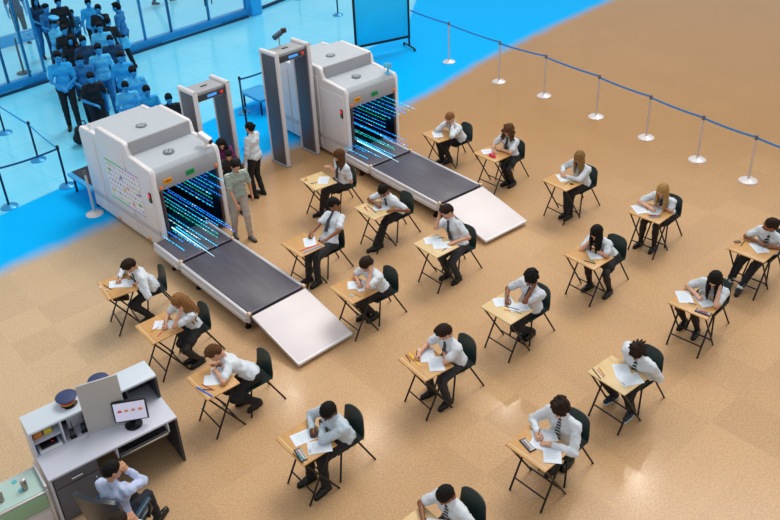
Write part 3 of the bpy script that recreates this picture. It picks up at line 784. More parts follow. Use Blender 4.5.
        mb = MB(); mb.cyl((-4.15, yl + .06, H3 - .04), (-4.15, yl + .06, H3 + .10), .012); mb.ball((-4.15, yl + .06, H3 + .10), .028); mb.build('antenna_knob', CW, t)
    return t


def camera_thing(loc, rz, label, body_m, lens_m):
    t = empty('security_camera', loc, rz); tag(t, label, 'camera')
    mb = MB(); mb.lathe([(.07, 0), (.07, .012), (.02, .03), (.018, .12)], seg=16); mb.build('stand', body_m, t)
    mb = MB(); mb.box((0, 0, .17), (.28, .11, .11), .02, R=Matrix.Rotation(.35, 4, 'Y')); b = mb.build('housing', body_m, t)
    mb = MB(); mb.cyl((.13, 0, .12), (.15, 0, .115), .04, seg=14); mb.build('lens', lens_m, b)


def conveyor(loc, rz, label):
    """belt table from the mouth of the tunnel to the exit ramp"""
    t = empty('conveyor_table', loc, rz); tag(t, label, 'conveyor', 'conveyor tables')
    zb = .33
    for k, (a, b) in enumerate(((-1.92, -1.0), (-1.0, 1.02))):
        mb = MB(); mb.box(((a + b) / 2, 0, zb - .01), (b - a - .05, .97, .03), .008); mb.box(((a + b) / 2, 0, zb - .13), (b - a - .03, .98, .10), .01); mb.build('belt', BELT, t)
        for y in (-.52, .52):
            mb = MB(); mb.box(((a + b) / 2, y, zb - .065), (b - a - .015, .055, .16), .018, seg=3); mb.box(((a + b) / 2, y * 1.07, zb - .10), (b - a - .1, .03, .08), .01); mb.build('side_rail', RAILM, t)
        mb = MB(); mb.cyl((b - .02, -.50, zb + .01), (b - .02, .50, zb + .01), .026, seg=12); rl = mb.build('roller', mat('roller_grey', '#54505c', .3, metal=.6), t)
        for y in (-.51, .51):
            mb = MB(); mb.cyl((b - .02, y - .025, zb + .012), (b - .02, y + .025, zb + .012), .036, seg=14); mb.build('roller_cap', mat('roller_cap', '#d8b99a', .35), rl)
    mb = MB(); mb.box((.2, -.1, .12), (.5, .5, .14), .02); mb.build('drive_motor', BLKM, t)
    for x in (-1.4, -.6, .85):
        for y in (-.47, .47):
            mb = MB(); mb.cyl((x, y, 0), (x, y, .2), .03); mb.cyl((x, y, 0), (x, y, .02), .05); mb.build('foot', BLKM, t)
    # ramp
    mb = MB(); a = math.atan2(.25, 1.10); Ry = Matrix.Rotation(a, 4, 'Y'); cx, cz = 1.06 + .55, zb - .135
    mb.box((cx, 0, cz), (1.13, .99, .045), .008, R=Ry); r_ = mb.build('exit_ramp', RAMP, t)
    for y in (-.498, .498): mb = MB(); mb.box((cx, y, cz), (1.13, .014, .050), .004, R=Ry); mb.build('ramp_edge', RAILM, r_)
    mb = MB(); mb.box((cx + .555, 0, cz - .125), (.035, 1.0, .055), .012, R=Ry); mb.build('ramp_lip', mat('lip_white', '#f2f0f4', .4), r_)
    for y in (-.4, .4):
        mb = MB(); mb.cyl((1.8, y, 0), (1.8, y, .13), .025); mb.build('ramp_foot', BLKM, r_)
    return t


def glow_dot_rows(loc, rz, spec, label, group):  # glowing dots added for the overlaid light effect; no lamps hang there
    for (x0, x1, y, z, sp__, mi, r) in spec:
        c, s_ = math.cos(rz), math.sin(rz); mb = MB(); x = x0; rr = random.Random(int(abs(x0 * 91 + y * 37 + z * 53) * 10)); n = 0
        ln = math.hypot(x1 - x0, 0); xs_ = []
        while x < x1: xs_.append(x); x += sp__ * rr.choice((1, 1, 1, 1.6))
        for x in xs_:
            mb.mi = mi if rr.random() < .75 else rr.randrange(4)
            mb.bm.verts.ensure_lookup_table(); mb.box((x - x0, 0, 0), (r * 2.6, r * 1.1, r * 1.1), 0)
        mb.box(((x1 - x0) / 2, .008, 0), (x1 - x0, .003, .006)); 
        o = mb.build('overlay_dot_row', GLOW, loc=(loc[0] + c * x0 - s_ * y, loc[1] + s_ * x0 + c * y, z), rz=rz, smooth=False)
        tag(o, label, 'light strand', group)


S1 = (V(-1.86, 11.15, 0), math.radians(-49.5)); S2 = (V(1.38, 14.05, 0), math.radians(-53.5))
scanner(S1[0], S1[1], 'white and grey baggage scanner at the left with a coloured notice poster on its side', 1, True)
scanner(S2[0], S2[1], 'white and grey baggage scanner farther back, behind the tall metal detector gate', 2, False)
conveyor(S1[0] + V(-.06, -.03, 0), S1[1] - .035, 'dark belt conveyor with pale exit ramp coming out of the near left scanner')
conveyor(S2[0] + V(-.02, -.0, 0), S2[1] - .03, 'dark belt conveyor with pale exit ramp coming out of the farther scanner')


def loc2w(S, x, y, z=0):
    c, s_ = math.cos(S[1]), math.sin(S[1]); return V(S[0][0] + c * x - s_ * y, S[0][1] + s_ * x + c * y, z)


camera_thing(loc2w(S1, -2.05, .86, 1.64), S1[1] + .2, 'small white security camera on top of the left scanner above its opening', CW, mat('lens_dark', '#202028', .2))
camera_thing(loc2w(S2, -2.05, .88, 1.64), S2[1] + 2.2, 'pale blue security camera on top of the farther scanner', mat('camera_blue', '#58c6f2', .4), BL['dark'])
for S, nm in ((S1, 'near left'), (S2, 'farther')):
    sp_ = []; r0 = random.Random(11 if S is S1 else 12)
    for i in range(9):     # along the far inner wall
        z = .48 + i * .088; x1 = -1.98 if S is S1 else (-1.98 + (max(0, i - 2) * .16)); sp_.append((-3.6 + r0.uniform(0, .3), x1 if S is S2 else -1.98 + r0.uniform(-.05, .5) * (i > 3), .76, z, .085, (0, 1, 2, 0, 1, 0, 1, 1, 0)[i], .010 + .004 * (i % 3 == 0)))
    for i, y in enumerate((-.34, -.24, -.12, .0, .12, .24, .36, .48, .60, .2, .45)):   # rows above the belt
        sp_.append((-3.3 if y > -.1 else -1.95, -1.25 + .08 * i - .25 * (i % 2) - .5 * (i > 5), y, .39 + .05 * (i % 2) + .22 * (i > 8), .075, (0, 1, 0, 3, 0, 2, 0, 1, 1, 0, 1)[i], .010))
    glow_dot_rows(S[0] if S is S1 else S[0] + V(-.05,.0,0), S[1], sp_, 'overlaid row of tiny cyan and blue light dots running through the %s scanner tunnel' % nm, 'overlaid light dots in the %s scanner' % nm)
    for i, (y, z, L) in enumerate(((-.28, .47, 1.3), (-.2, .44, 1.0))):
        mb = MB(); mb.cyl((0, 0, 0), (L, 0, -.03), .012, .003, seg=8); o = mb.build('light_beam', GLOW[3 if i == 0 else 0], loc=loc2w(S, -1.85, y + .1, z + .06), rz=S[1])  # overlaid streak of light, built as a thin glowing cone
        tag(o, ('bright' if i == 0 else 'dimmer') + ' pale blue light streak over the belt at the mouth of the %s scanner' % nm, 'light streak', 'overlaid light streaks at the %s scanner mouth' % nm)

# infeed table behind scanner 1 (blue end) and a low table behind gate 2
for (q, rz, L, W_, lab) in ((loc2w(S1, -5.0, .0), S1[1], 1.1, .8, 'blue roller infeed table behind the near left scanner'), (G(262, 108), S2[1], .9, .6, 'low pale blue table between the two metal detector gates')):
    t = empty('infeed_table', q, rz); tag(t, lab, 'table'); mb = MB(); mb.box((0, 0, .38), (L, W_, .06), .01); mb.build('table_top', mat('infeed_blue', '#1f9fe0', .4), t)
    mb = MB()
    if L > 1: mb.box((0, 0, .42), (L * .95, W_ * .75, .02), .004); mb.build('belt', BL['dark'], t)
    for x in (-L * .42, L * .42):
        for y in (-W_ * .4, W_ * .4):
            mb = MB(); mb.cyl((x, y, 0), (x, y, .36), .025); mb.build('leg', BL['dark'], t)

# ------------------------------------------------------------------ metal detector gates
GD = mat('gate_panel_dark', '#54555f', .4); GE = mat('gate_edge_white', '#dcd9dc', .4); GB = mat('gate_edge_maroon', '#7a5f66', .4)


def gate(loc, rz, W_, Dp, H_, label):
    t = empty('metal_detector_gate', loc, rz); tag(t, label, 'metal detector', 'metal detector gates')
    for k, x in enumerate((-W_ / 2, W_ / 2)):
        mb = MB(); mb.box((x, 0, H_ / 2), (.07, Dp - .06, H_ - .02), .01); p = mb.build('side_panel', GD, t)
        for y in (-Dp / 2, Dp / 2):
            mb = MB(); mb.box((x, y, H_ / 2), (.085, .055, H_), .018, seg=3); mb.build('edge_post', GE, p)
        mb = MB(); mb.box((x + (.047 if k == 0 else -.047), -Dp / 2 + .03, H_ / 2), (.012, .03, H_ - .1)); mb.build('edge_strip', GB, p)
        mb = MB(); mb.cyl((x, -Dp / 2 - .02, H_ + .01), (x, Dp / 2 + .02, H_ + .01), .05, seg=12); mb.build('top_rail', GE, p)
        mb = MB(); mb.box((x, 0, .02), (.13, Dp + .06, .04), .008); mb.build('foot', CG, p)
    mb = MB(); mb.box((0, 0, H_ - .10), (W_ - .06, Dp - .08, .20), .02); cr = mb.build('crossbar', CG, t)
    mb = MB(); mb.box((0, -Dp / 2 + .02, H_ - .11), (W_ * .82, .03, .12), .006); mb.build('display_panel', mat('display_dark', '#3c4048', .4), cr)
    mb = MB(); mb.box((0, -Dp / 2 + .0, H_ - .11), (W_ * .28, .012, .05), .003); mb.build('readout', mat('readout_blue', '#3f8fe0', .3, emit='#3f8fe0', es=.7), cr)
    mb = MB(); mb.box((W_ * .3, -Dp / 2 + .0, H_ - .11), (.05, .012, .05), .003); mb.build('alarm_lamp', RED, cr)
    mb = MB(); mb.box((0, 0, H_ + .004), (.14, .05, .012), .004); mb.build('vent', BLKM, cr)
    return t


g2a, g2b = G(282, 168), G(314, 154); g2r = math.atan2((g2b - g2a)[1], (g2b - g2a)[0]); W2 = np.linalg.norm(g2b - g2a)
gy = V(-math.sin(g2r), math.cos(g2r), 0)
gate((g2a + g2b) / 2 + gy * .25 + V(.12, 0, 0), g2r, .80, .50, 2.42, 'tall grey walk-through metal detector gate beside the farther scanner')
g1f = (G(192, 97, 2.2) + G(227, 82, 2.2)) / 2 * V(1, 1, 0)
gate(g1f + gy * .27 + V(.03, 0, 0), g2r, .72, .52, 2.2, 'grey walk-through metal detector gate behind the near left scanner')
gc = (g2a + g2b) / 2 + gy * .36 + V(.12, 0, 2.44)
t = empty('hand_scanner', gc, g2r); tag(t, 'dark camera with a brown grip lying on top of the taller gate', 'camera')
mb = MB(); mb.box((-.03, .05, .22), (.22, .09, .09), .015, R=Matrix.Rotation(-.35, 4, 'Y')); mb.build('housing', mat('cam_slate', '#2b4a5e', .4), t)
mb = MB(); mb.box((.13, .05, .275), (.11, .08, .10), .02); mb.build('grip', mat('cam_brown', '#3a2824', .5), t)
mb = MB(); mb.cyl((0, .05, 0), (0, .05, .2), .014); mb.build('stalk', CG, t)

# ------------------------------------------------------------------ exam desks and chairs
DW, DD, DH = .558, .477, .73
OAK = wood('desk_oak', '#d6a567', '#c08d50'); BIRCH = wood('desk_birch', '#e3c896', '#d3b27c'); EDGE = mat('desk_edge', '#9a7440', .5); GROOVE = mat('pen_groove', '#d8c09a', .6)
_desk = {}


def desk(kind, loc, rz, label):
    if kind not in _desk:
        t = empty('exam_desk', (0, 0, 0))
        mb = MB(); mb.box((0, 0, DH - .009), (DW, DD, .018), .004); tp = mb.build('desk_top', OAK if kind == 'oak' else BIRCH, t)
        mb = MB(); mb.box((0, -DD / 2 + .045, DH + .0006), (DW - .03, .012, .0014)); mb.build('pen_groove', GROOVE, tp)
        mb = MB(); mb.box((0, 0, DH - .045), (DW * .62, .03, .05), .004); mb.build('apron', EDGE, t)
        for k, x in enumerate((-DW / 2 + .03, DW / 2 - .03)):
            dx = .012 if k == 0 else -.012
            mb = MB(); mb.cyl((x, -DD / 2 + .03, DH - .02), (x, DD / 2 - .01, .0), .0125); mb.build('leg', BLKM, t)
            mb = MB(); mb.cyl((x + dx * 2, DD / 2 - .06, DH - .02), (x + dx * 2, -DD / 2 + .05, .0), .0125); mb.build('leg', BLKM, t)
        for a_, b_ in (((-DW / 2 + .05, -DD / 2 + .12, .16), (DW / 2 - .05, -DD / 2 + .12, .16)), ((-DW / 2 + .03, DD / 2 - .09, .13), (DW / 2 - .03, DD / 2 - .09, .13)), ((-DW / 2 + .03, -DD / 2 + .05, DH - .03), (DW / 2 - .03, -DD / 2 + .05, DH - .03))):
            mb = MB(); mb.cyl(a_, b_, .0105); mb.build('cross_bar', BLKM, t)
        _desk[kind] = t; o = t
    else: o = copy_tree(_desk[kind])
    o.location = (loc[0], loc[1], 0); o.rotation_euler = (0, 0, rz); tag(o, label, 'desk', 'folding exam desks'); return o


def grid_mesh(fn, nu, nv, th):
    bm = bmesh.new(); T = [[None] * (nv + 1) for _ in range(nu + 1)]; Bt = [[None] * (nv + 1) for _ in range(nu + 1)]
    Pg = [[V(*fn(i / nu, j / nv)) for j in range(nv + 1)] for i in range(nu + 1)]
    for i in range(nu + 1):
        for j in range(nv + 1):
            a = Pg[min(i + 1, nu)][j] - Pg[max(i - 1, 0)][j]; b = Pg[i][min(j + 1, nv)] - Pg[i][max(j - 1, 0)]; n = nrm(np.cross(a, b))
            T[i][j] = bm.verts.new(tuple(Pg[i][j] + n * th / 2)); Bt[i][j] = bm.verts.new(tuple(Pg[i][j] - n * th / 2))
    for i in range(nu):
        for j in range(nv):
            bm.faces.new((T[i][j], T[i + 1][j], T[i + 1][j + 1], T[i][j + 1])); bm.faces.new((Bt[i][j], Bt[i][j + 1], Bt[i + 1][j + 1], Bt[i + 1][j]))
    for i in range(nu):
        for j in (0, nv): bm.faces.new((T[i][j], T[i + 1][j], Bt[i + 1][j], Bt[i][j]))
    for j in range(nv):
        for i in (0, nu): bm.faces.new((T[i][j], T[i][j + 1], Bt[i][j + 1], Bt[i][j]))
    bmesh.ops.recalc_face_normals(bm, faces=bm.faces[:])
    me = bpy.data.meshes.new('shell'); bm.to_mesh(me); bm.free(); return me


_chair = None


def chair(loc, rz, label):
    global _chair
    if _chair is None:
        t = empty('school_chair', (0, 0, 0))

        def seat(u, v):
            x = (u - .5) * 2; y = (v - .5) * 2; rx = .195 * (1 - .10 * max(0, -y) ** 3); yy = y * .2 * (1 - .06 * abs(x) ** 3)
            return (x * rx, yy, .430 + .022 * abs(x) ** 2.5 - .035 * max(0, -y - .45) ** 2 * 3 + .02 * max(0, y) ** 3)

        def back(u, v):
            x = (u - .5) * 2; w_ = .195 - .022 * v; top = 1 - .13 * abs(x) ** 5 * v
            vv = v * top
            return (x * w_, .190 + .02 * math.sin(min(vv * 3, 1) * math.pi / 2) + .05 * vv - .045 * abs(x) ** 2.2 * (.3 + .7 * vv), .445 + .32 * vv)
        link('seat', grid_mesh(seat, 14, 14, .012), GREENP, t, ang=60)
        link('backrest', grid_mesh(back, 14, 14, .012), GREENP, t, ang=60)
        for sx in (-1, 1):
            mb = MB(); mb.cyl((sx * .135, -.11, .43), (sx * .185, -.20, .0), .0125); mb.build('leg', BLKM, t)
            mb = MB(); mb.cyl((sx * .135, .12, .43), (sx * .195, .34, .0), .0125); mb.build('leg', BLKM, t)
        mb = MB()
        for y in (-.11, .12): mb.cyl((-.14, y, .42), (.14, y, .42), .010)
        mb.build('seat_frame', BLKM, t)
        _chair = t; o = t
    else: o = copy_tree(_chair)
    o.location = (loc[0], loc[1], 0); o.rotation_euler = (0, 0, rz); tag(o, label, 'chair', 'green moulded chairs at the exam desks'); return o


# ------------------------------------------------------------------ small things on the desks
def on(T, u, v, z=DH + .0012):
    """spot on a desk top -> that desk's own coordinates"""
    p = G(u, v, z); c, s_ = math.cos(T[2]), math.sin(T[2]); d = p - V(T[0], T[1], 0); x, y = d[0] * c + d[1] * s_, -d[0] * s_ + d[1] * c
    return np.clip(x, -DW / 2 + .012, DW / 2 - .012), np.clip(y, -DD / 2 + .012, DD / 2 - .012)


def put(T, x, y, z=DH): c, s_ = math.cos(T[2]), math.sin(T[2]); return V(T[0] + c * x - s_ * y, T[1] + s_ * x + c * y, z)


_paper = None
PRN = mat('print_grey', '#aab4c4', .8)


def paper(T, u, v, ang, label, k=0, dark=False):
    x, y = on(T, u, v); x = np.clip(x, -DW / 2 + .09, DW / 2 - .09); y = np.clip(y, -DD / 2 + .09, DD / 2 - .06); p = put(T, x, y, DH + .0015 + .0022 * k)
    mb = MB(); w_, h_ = .195, .275
    n = 6; rr = random.Random(int(u * 7 + v * 13)); cv = rr.uniform(.0, .004)
    mb.box((0, 0, .0006), (w_, h_, .0012)); o = mb.build('exam_paper', PAPER, loc=p, rz=T[2] + math.radians(ang), smooth=False)
    tag(o, label, 'paper', 'exam papers on the desks')
    mb = MB()
    for i in range(9): mb.box((-.01 * (i % 3), .105 - i * .022, .0016), (.15 - .02 * (i % 3), .0035, .0006))
    if dark: mb.box((.045, -.115, .0017), (.06, .022, .0008))
    mb.build('printed_lines', PRN if not dark else [PRN], o, smooth=False)
    return o


def pen(T, a, b, col, label, z=0.0, kind='pen', nm='pen'):
    xa, ya = on(T, *a); xb, yb = on(T, *b); A = put(T, xa, ya, DH + .006 + z); Bq = put(T, xb, yb, DH + .006 + z); L = np.linalg.norm(Bq - A); m = (A + Bq) / 2
    if L < .1: L = .11
    o = empty(nm, m, math.atan2((Bq - A)[1], (Bq - A)[0])); tag(o, label, nm.replace('_', ' '), 'pens and pencils on the desks')
    pm = mat('pen_' + col.strip('#'), col, .4)
    mb = MB(); mb.cyl((-L / 2, 0, 0), (L / 2 - .012, 0, 0), .0055, seg=8); mb.build('barrel', pm, o)
    mb = MB(); mb.cyl((L / 2 - .014, 0, 0), (L / 2, 0, 0), .0052, .001, seg=8); mb.build('tip', mat('pen_tip', '#2a2622', .5), o)
    return o


def ruler(T, a, b, col, label):
    xa, ya = on(T, *a); xb, yb = on(T, *b); A = put(T, xa, ya, DH + .004); Bq = put(T, xb, yb, DH + .004); L = max(np.linalg.norm(Bq - A), .16); m = (A + Bq) / 2
    mb = MB(); mb.box((0, 0, 0), (L, .026, .004), .001); o = mb.build('ruler', mat('ruler_' + col.strip('#'), col, .35), loc=m, rz=math.atan2((Bq - A)[1], (Bq - A)[0])); tag(o, label, 'ruler')
    mb = MB()
    for i in range(12): mb.box((-L / 2 + .01 + i * (L - .02) / 11, .008, .0023), (.0015, .008, .0006))
    mb.build('scale_marks', mat('ruler_mark', '#e8eef2', .6), o, smooth=False)
    return o


def small(T, u, v, ang, nm, label, dims, col, cat, bev=.006):
    x, y = on(T, u, v); p = put(T, x, y, DH + .001); mb = MB(); mb.box((0, 0, dims[2] / 2), dims, min(bev, min(dims) * .45)); o = mb.build(nm, mat('small_' + col.strip('#'), col, .45), loc=p, rz=T[2] + math.radians(ang)); return tag(o, label, cat)


def pencil_case(T, u, v, ang, col, label, clear=False, dims=(.19, .075, .05)):
    x, y = on(T, u, v); x = np.clip(x, -DW / 2 + .10, DW / 2 - .10); y = np.clip(y, -DD / 2 + .05, DD / 2 - .05); p = put(T, x, y, DH + .001); t = empty('pencil_case', p, T[2] + math.radians(ang)); tag(t, label, 'pencil case')
    if clear:
        mb = MB(); mb.box((0, 0, .006), (dims[0], dims[1], .010), .003); mb.build('clear_pouch', mat('clear_plastic', '#d9dde0', .15, alpha=.45), t)
        mb = MB()
        for y_ in (-dims[1] / 2, ): mb.box((0, y_ - .004, .008), (dims[0] + .02, .012, .016), .003)
        mb.box((dims[0] / 2, 0, .008), (.010, dims[1], .012), .002); mb.box((-dims[0] / 2, 0, .008), (.010, dims[1], .012), .002)
        mb.build('zip', mat('zip_black', '#131417', .5), t)
        mb = MB()
        cs = [mat('inner_' + c, h, .5) for c, h in (('blue', '#3d6fb8'), ('orange', '#e08a3a'), ('white', '#eceff2'), ('grey', '#8c98a4'))]
        for i in range(4): mb.mi = i; mb.cyl((-dims[0] * .38, -.022 + .014 * i, .013), (dims[0] * .36, -.026 + .016 * i, .013), .004, seg=6)
        mb.build('contents', cs, t)
    else:
        v, q = field_mesh([cap((-dims[0] * .36, 0, dims[2] * .5), (dims[0] * .36, 0, dims[2] * .5), dims[1] * .42, k=.02), cap((-dims[0] * .36, 0, dims[2] * .3), (dims[0] * .36, 0, dims[2] * .3), dims[1] * .5, k=.02)], .01)
        v[:, 2] = np.maximum(v[:, 2], 0); np_obj('pouch', v, q, 0, mat('case_' + col.strip('#'), col, .6, noise=.2, nscale=30), t)
        mb = MB(); mb.box((0, 0, dims[2] * .5 + dims[1] * .42), (dims[0] * .8, .006, .004)); mb.build('zip', mat('zip_dark', '#3a2024', .5), t)
    return t


def c_(ox, oy, s_): return lambda a, b: (ox + a / s_, oy + b / s_)


K8 = 780 / 90
DESKS = [(-3.682, 10.452, -1.048), (-2.86, 9.335, -.932), (-1.971, 8.152, -.929), (-.757, 6.979, -.924), (-.883, 11.255, -.913), (-.639, 13.414, -1.024), (.333, 12.238, -.954), (-.117, 9.932, -.954), (1.22, 10.966, -.942), (1.771, 15.013, -1.037),
         (2.659, 14.007, -.928), (3.668, 12.741, -.971), (4.785, 11.481, -.869), (3.448, 10.352, -.929), (1.997, 9.217, -.931), (.755, 8.212, -.998), (1.849, 6.652, -.898), (3.073, 7.728, -.957), (4.54, 9.031, -.839), (5.87, 10.227, -.881)]
_p = G(424, 534, DH); DESKS.append((_p[0], _p[1], -.93))
OFF = [(90, 260), (130, 290), (180, 340), (270, 410), (270, 220), (290, 150), (340, 180), (320, 260), (400, 220), (410, 105), (460, 130), (530, 150), (620, 180), (550, 230), (470, 270), (390, 340), (495, 415), (575, 340), (655, 275), (690, 215), (400, 470)]
WHO = ['the leftmost boy in rolled white sleeves', 'the girl with very long light-brown hair', 'the boy slumped on his folded arms', 'the student in pale blue long sleeves', 'the wavy-haired boy beside the near ramp',
       'the girl nearest the tall metal gate', 'the bowed boy between the two conveyors', 'the girl with her dark hair tied', 'the boy holding his head with one hand', 'the fair-haired boy at the farthest desk',
       'the curly-haired girl with the pink pencil case', 'the long-haired blonde girl in long sleeves', 'the blonde girl in short sleeves', 'the black-haired girl with fist at her chin', 'the curly-haired boy leaning on his palm', 'the boy with the yellow ruler',
       'the curly-haired boy in the striped tie', 'the boy staring down at his lap', 'the girl whose dark hair covers her shoulder', 'the girl at the right frame edge', 'the boy cut off by the bottom edge']


def student(i, lk, head, rhand, lhand, feet=None, elb=None, leanmax=None, face=(0, -.62, -.78), roll=0, hz=(.0, .0), pel=(0, .50), s=1.0, tilt=0, front=None):
    T = DESKS[i - 1]; o = OFF[i - 1]; k = 780 / 105 if i == 17 else K8
    c, sn = math.cos(T[2]), math.sin(T[2]); X = V(c, sn, 0); Y = V(-sn, c, 0); O = V(T[0], T[1], 0)

    def px(a, z): return G(o[0] + a[0] / k, o[1] + a[1] / k, z)
    P = O + X * pel[0] + Y * pel[1] + V(0, 0, .525)
    # head: choose the height on the sight line that gives this torso length
    best = None
    for z in np.arange(.86, 1.30, .01):
        Hc = px(head, z); f = nrm(X * face[0] + Y * face[1] + V(0, 0, face[2]))
        upd = nrm(nrm(Hc - P) + V(0, 0, .5) - f * .1)
        N = Hc - nrm(Hc - P) * .10 * s - V(0, 0, .085 * s) - f * .02 + Y * .02
        e = abs(np.linalg.norm(N - P) - .455 * s)
        if best is None or e < best[0]: best = (e, Hc, N, f, z)
    e, Hc, N, f, z = best
    L = np.linalg.norm(N - P)
    if L > .50 * s: P = N + (P - N) / L * .50 * s; P[2] = max(P[2], .50)
    lat = nrm(np.cross(-Y, V(0, 0, 1))) * -1     # person's left is +X of the desk
    lat = nrm(X + Y * tilt)
    upb = nrm(N - P); lat = nrm(lat - upb * (lat @ upb))
    R = head_R(f, upb * .9 + V(0, 0, .4), roll)
    sho = {a: N + lat * a * .165 * s * (.93 if lk.get('girl') else 1) - upb * .045 * s for a in (-1, 1)}
    elbow, wrist, hand, hdir, hup = {}, {}, {}, {}, {}
    for a, h in ((-1, rhand), (1, lhand)):
        kind, pos = h[0], h[1]; ehint = h[2] if len(h) > 2 else None
        if kind in ('write', 'desk', 'up'):
            zz = DH + (.045 if kind == 'write' else .032) + (.10 if kind == 'up' else 0); Wp = px(pos, zz)
            if ehint is not None: E0 = px(ehint, DH + .04); hint = E0 - (sho[a] + Wp) / 2
            else: hint = X * a * .8 + Y * .25 + V(0, 0, -.5)
            Wr = Wp + nrm(sho[a] - Wp) * .05 * V(1, 1, 0)
            E, Wr = ik(sho[a], Wr, .27 * s, .235 * s, hint)
            if E[2] < DH + .045 and abs((E - O) @ X) < DW / 2 + .03 and (E - O) @ Y < DD / 2 + .02: E = E + V(0, 0, DH + .045 - E[2])
            hand[a] = 'grip' if kind == 'write' else 'rest' if kind == 'up' else 'flat'
            d = nrm(Wr - E); hdir[a] = nrm(d * V(1, 1, .2) + V(0, 0, -.12)); hup[a] = V(0, 0, 1)
            if kind == 'write': hup[a] = V(0, 0, 1) + X * a * .5
        elif kind in ('head', 'chin'):
            E0 = px(ehint, DH + .05)
            tgt = Hc + R[:, 0] * (-a) * -.0 + lat * a * (.085 if kind == 'head' else .045) * s + f * (.03 if kind == 'head' else .07) - R[:, 2] * (.0 if kind == 'head' else .09) * s
            if len(h) > 3: tgt = tgt + R[:, 2] * h[3]
            up_ = nrm(tgt - E0); Wr = tgt - up_ * .06
            # keep the arm lengths by sliding the elbow
            E, Wr = ik(sho[a], Wr, .27 * s, .235 * s, E0 - (sho[a] + Wr) / 2)
            hand[a] = 'rest'; hdir[a] = nrm(Wr - E + nrm(tgt - Wr) * .3); hup[a] = lat * a + f * .4
        else:   # lap
            Wp = O + X * (.10 * a) + Y * (.30 if pos is None else pos[1]) + V(0, 0, .66); E, Wr = ik(sho[a], Wp, .27 * s, .235 * s, X * a * .5 + Y * .8 + V(0, 0, -1))
            hand[a] = 'rest'; hdir[a] = nrm(Wr - E); hup[a] = V(0, 0, 1)
        elbow[a], wrist[a] = E, Wr
    knee, ankle, foot, fup = {}, {}, {}, {}
    for a in (-1, 1):
        hip = P + lat * a * .085 * s
        if feet and feet[0 if a == -1 else 1] is not None:
            q = feet[0 if a == -1 else 1]; A = px(q[:2], q[2] if len(q) > 2 else .05) - (-Y) * .04; A[2] = (q[2] if len(q) > 2 else 0) + .085
        else: A = O + X * a * .09 + Y * .06 + V(0, 0, .085)
        kn, A = ik(hip, A, .40 * s, .385 * s, V(0, 0, 1) - Y * .4)
        if kn[2] > .60: kn[2] = .60
        knee[a], ankle[a] = kn, A; foot[a] = nrm(-Y + X * a * .12 + (V(0, 0, .0)))
        if feet and feet[0 if a == -1 else 1] is not None and len(feet[0 if a == -1 else 1]) > 2: foot[a] = nrm(-Y + V(0, 0, .35)); fup[a] = V(0, 0, 1)
    sk = dict(s=s, pelvis=P, neck=N, head=Hc, lat=lat, front=-Y, headR=R, elbow=elbow, wrist=wrist, hand=hand, hdir=hdir, hup=hup, knee=knee, ankle=ankle, foot=foot, footup=fup)
    lk = dict(lk); lk.setdefault('shirt', WHITE); lk.setdefault('pants', BLK); lk.setdefault('shoe', SHB); lk['seed'] = i
    build_person(sk, lk, lk['label'], 'students writing at the exam desks')
    ch = P - (P - O) @ X * X * .0; chp = V(P[0], P[1], 0) + Y * .0
    chair(chp - Y * .005, T[2], 'dark green plastic chair under ' + WHO[i - 1])
    # pen in the writing hand
    for a, h in ((-1, rhand), (1, lhand)):
        if h[0] == 'write':
            W_ = wrist[a]; tip = W_ + hdir[a] * .085 * s + V(0, 0, -.02); tip[2] = DH + .006; d = nrm(V(0, 0, 1) * .9 + Y * .45 + X * a * .3 * 1.0)
            m = tip + d * .065; pn = empty('pen', tip); pc = lk.get('pen', '#22252c')
            tag(pn, 'pen held in the hand of ' + WHO[i - 1], 'pen', 'pens held by the students')
            mb = MB(); mb.cyl(d * .012, d * .13, .0048, seg=8); mb.build('barrel', mat('pen_' + pc.strip('#'), pc, .4), pn)
            mb = MB(); mb.cyl((0, 0, 0), d * .014, .001, .0045, seg=8); mb.build('tip', mat('pen_tip', '#2a2622', .5), pn)
    return sk


KIND = {i: 'oak' for i in range(1, 22)}
for i in (6, 7, 9, 15, 18, 21): KIND[i] = 'birch'
for i in range(1, 22): desk(KIND[i], DESKS[i - 1][:2], DESKS[i - 1][2], ('pale birch' if KIND[i] == 'birch' else 'honey oak') + ' folding exam desk of ' + WHO[i - 1])

L_ = lambda skin, hair, **k: dict(skin=SK[skin], hair=hair, **k)
student(1, L_('light', ('short', 'darkbrown'), sleeve='long', tie=TIE, label='student boy in rolled white sleeves at the leftmost desk, one foot stretched forward'), (342, 48), ('write', (225, 165), (260, 110)), ('desk', (400, 222)), feet=((290, 350, .16), (500, 505)), pel=(-.02, .50))
student(2, L_('light', ('longback', 'lightbrown'), girl=True, bottom='skirt', sleeve='short', label='student girl with very long light brown hair, writing with her cheek on her hand'), (420, 95), ('write', (280, 305)), ('head', None, (440, 322)), feet=((535, 600), (590, 625)))
student(3, L_('light', ('short', 'brown'), sleeve='short', label='student boy in a short-sleeved shirt slumped low over his crossed forearms'), (300, 110), ('desk', (330, 220), (400, 262)), ('write', (285, 285), (430, 365)), feet=((560, 520), (650, 560)), face=(-.1, -.5, -.85), pel=(.02, .56))
student(4, L_('dark', ('cropped', 'black'), sleeve='long', shirt=WHITE2, pen='#d88a2a', label='dark-skinned student with cropped hair and pale blue long sleeves, hunched over his paper'), (505, 8), ('write', (340, 180), (340, 60)), ('desk', (420, 120), (470, 300)), feet=((330, 600), (460, 690)), pel=(0, .50), s=1.06)
student(5, L_('brown', ('short', 'black'), sleeve='short', tie=TIE, pants=GREY, label='brown-skinned boy with wavy black hair sitting upright beside the near conveyor ramp'), (555, -135), ('write', (322, 155)), ('desk', (480, 178), (650, 185)), feet=((320, 520), (400, 545)), face=(-.05, -.7, -.7))
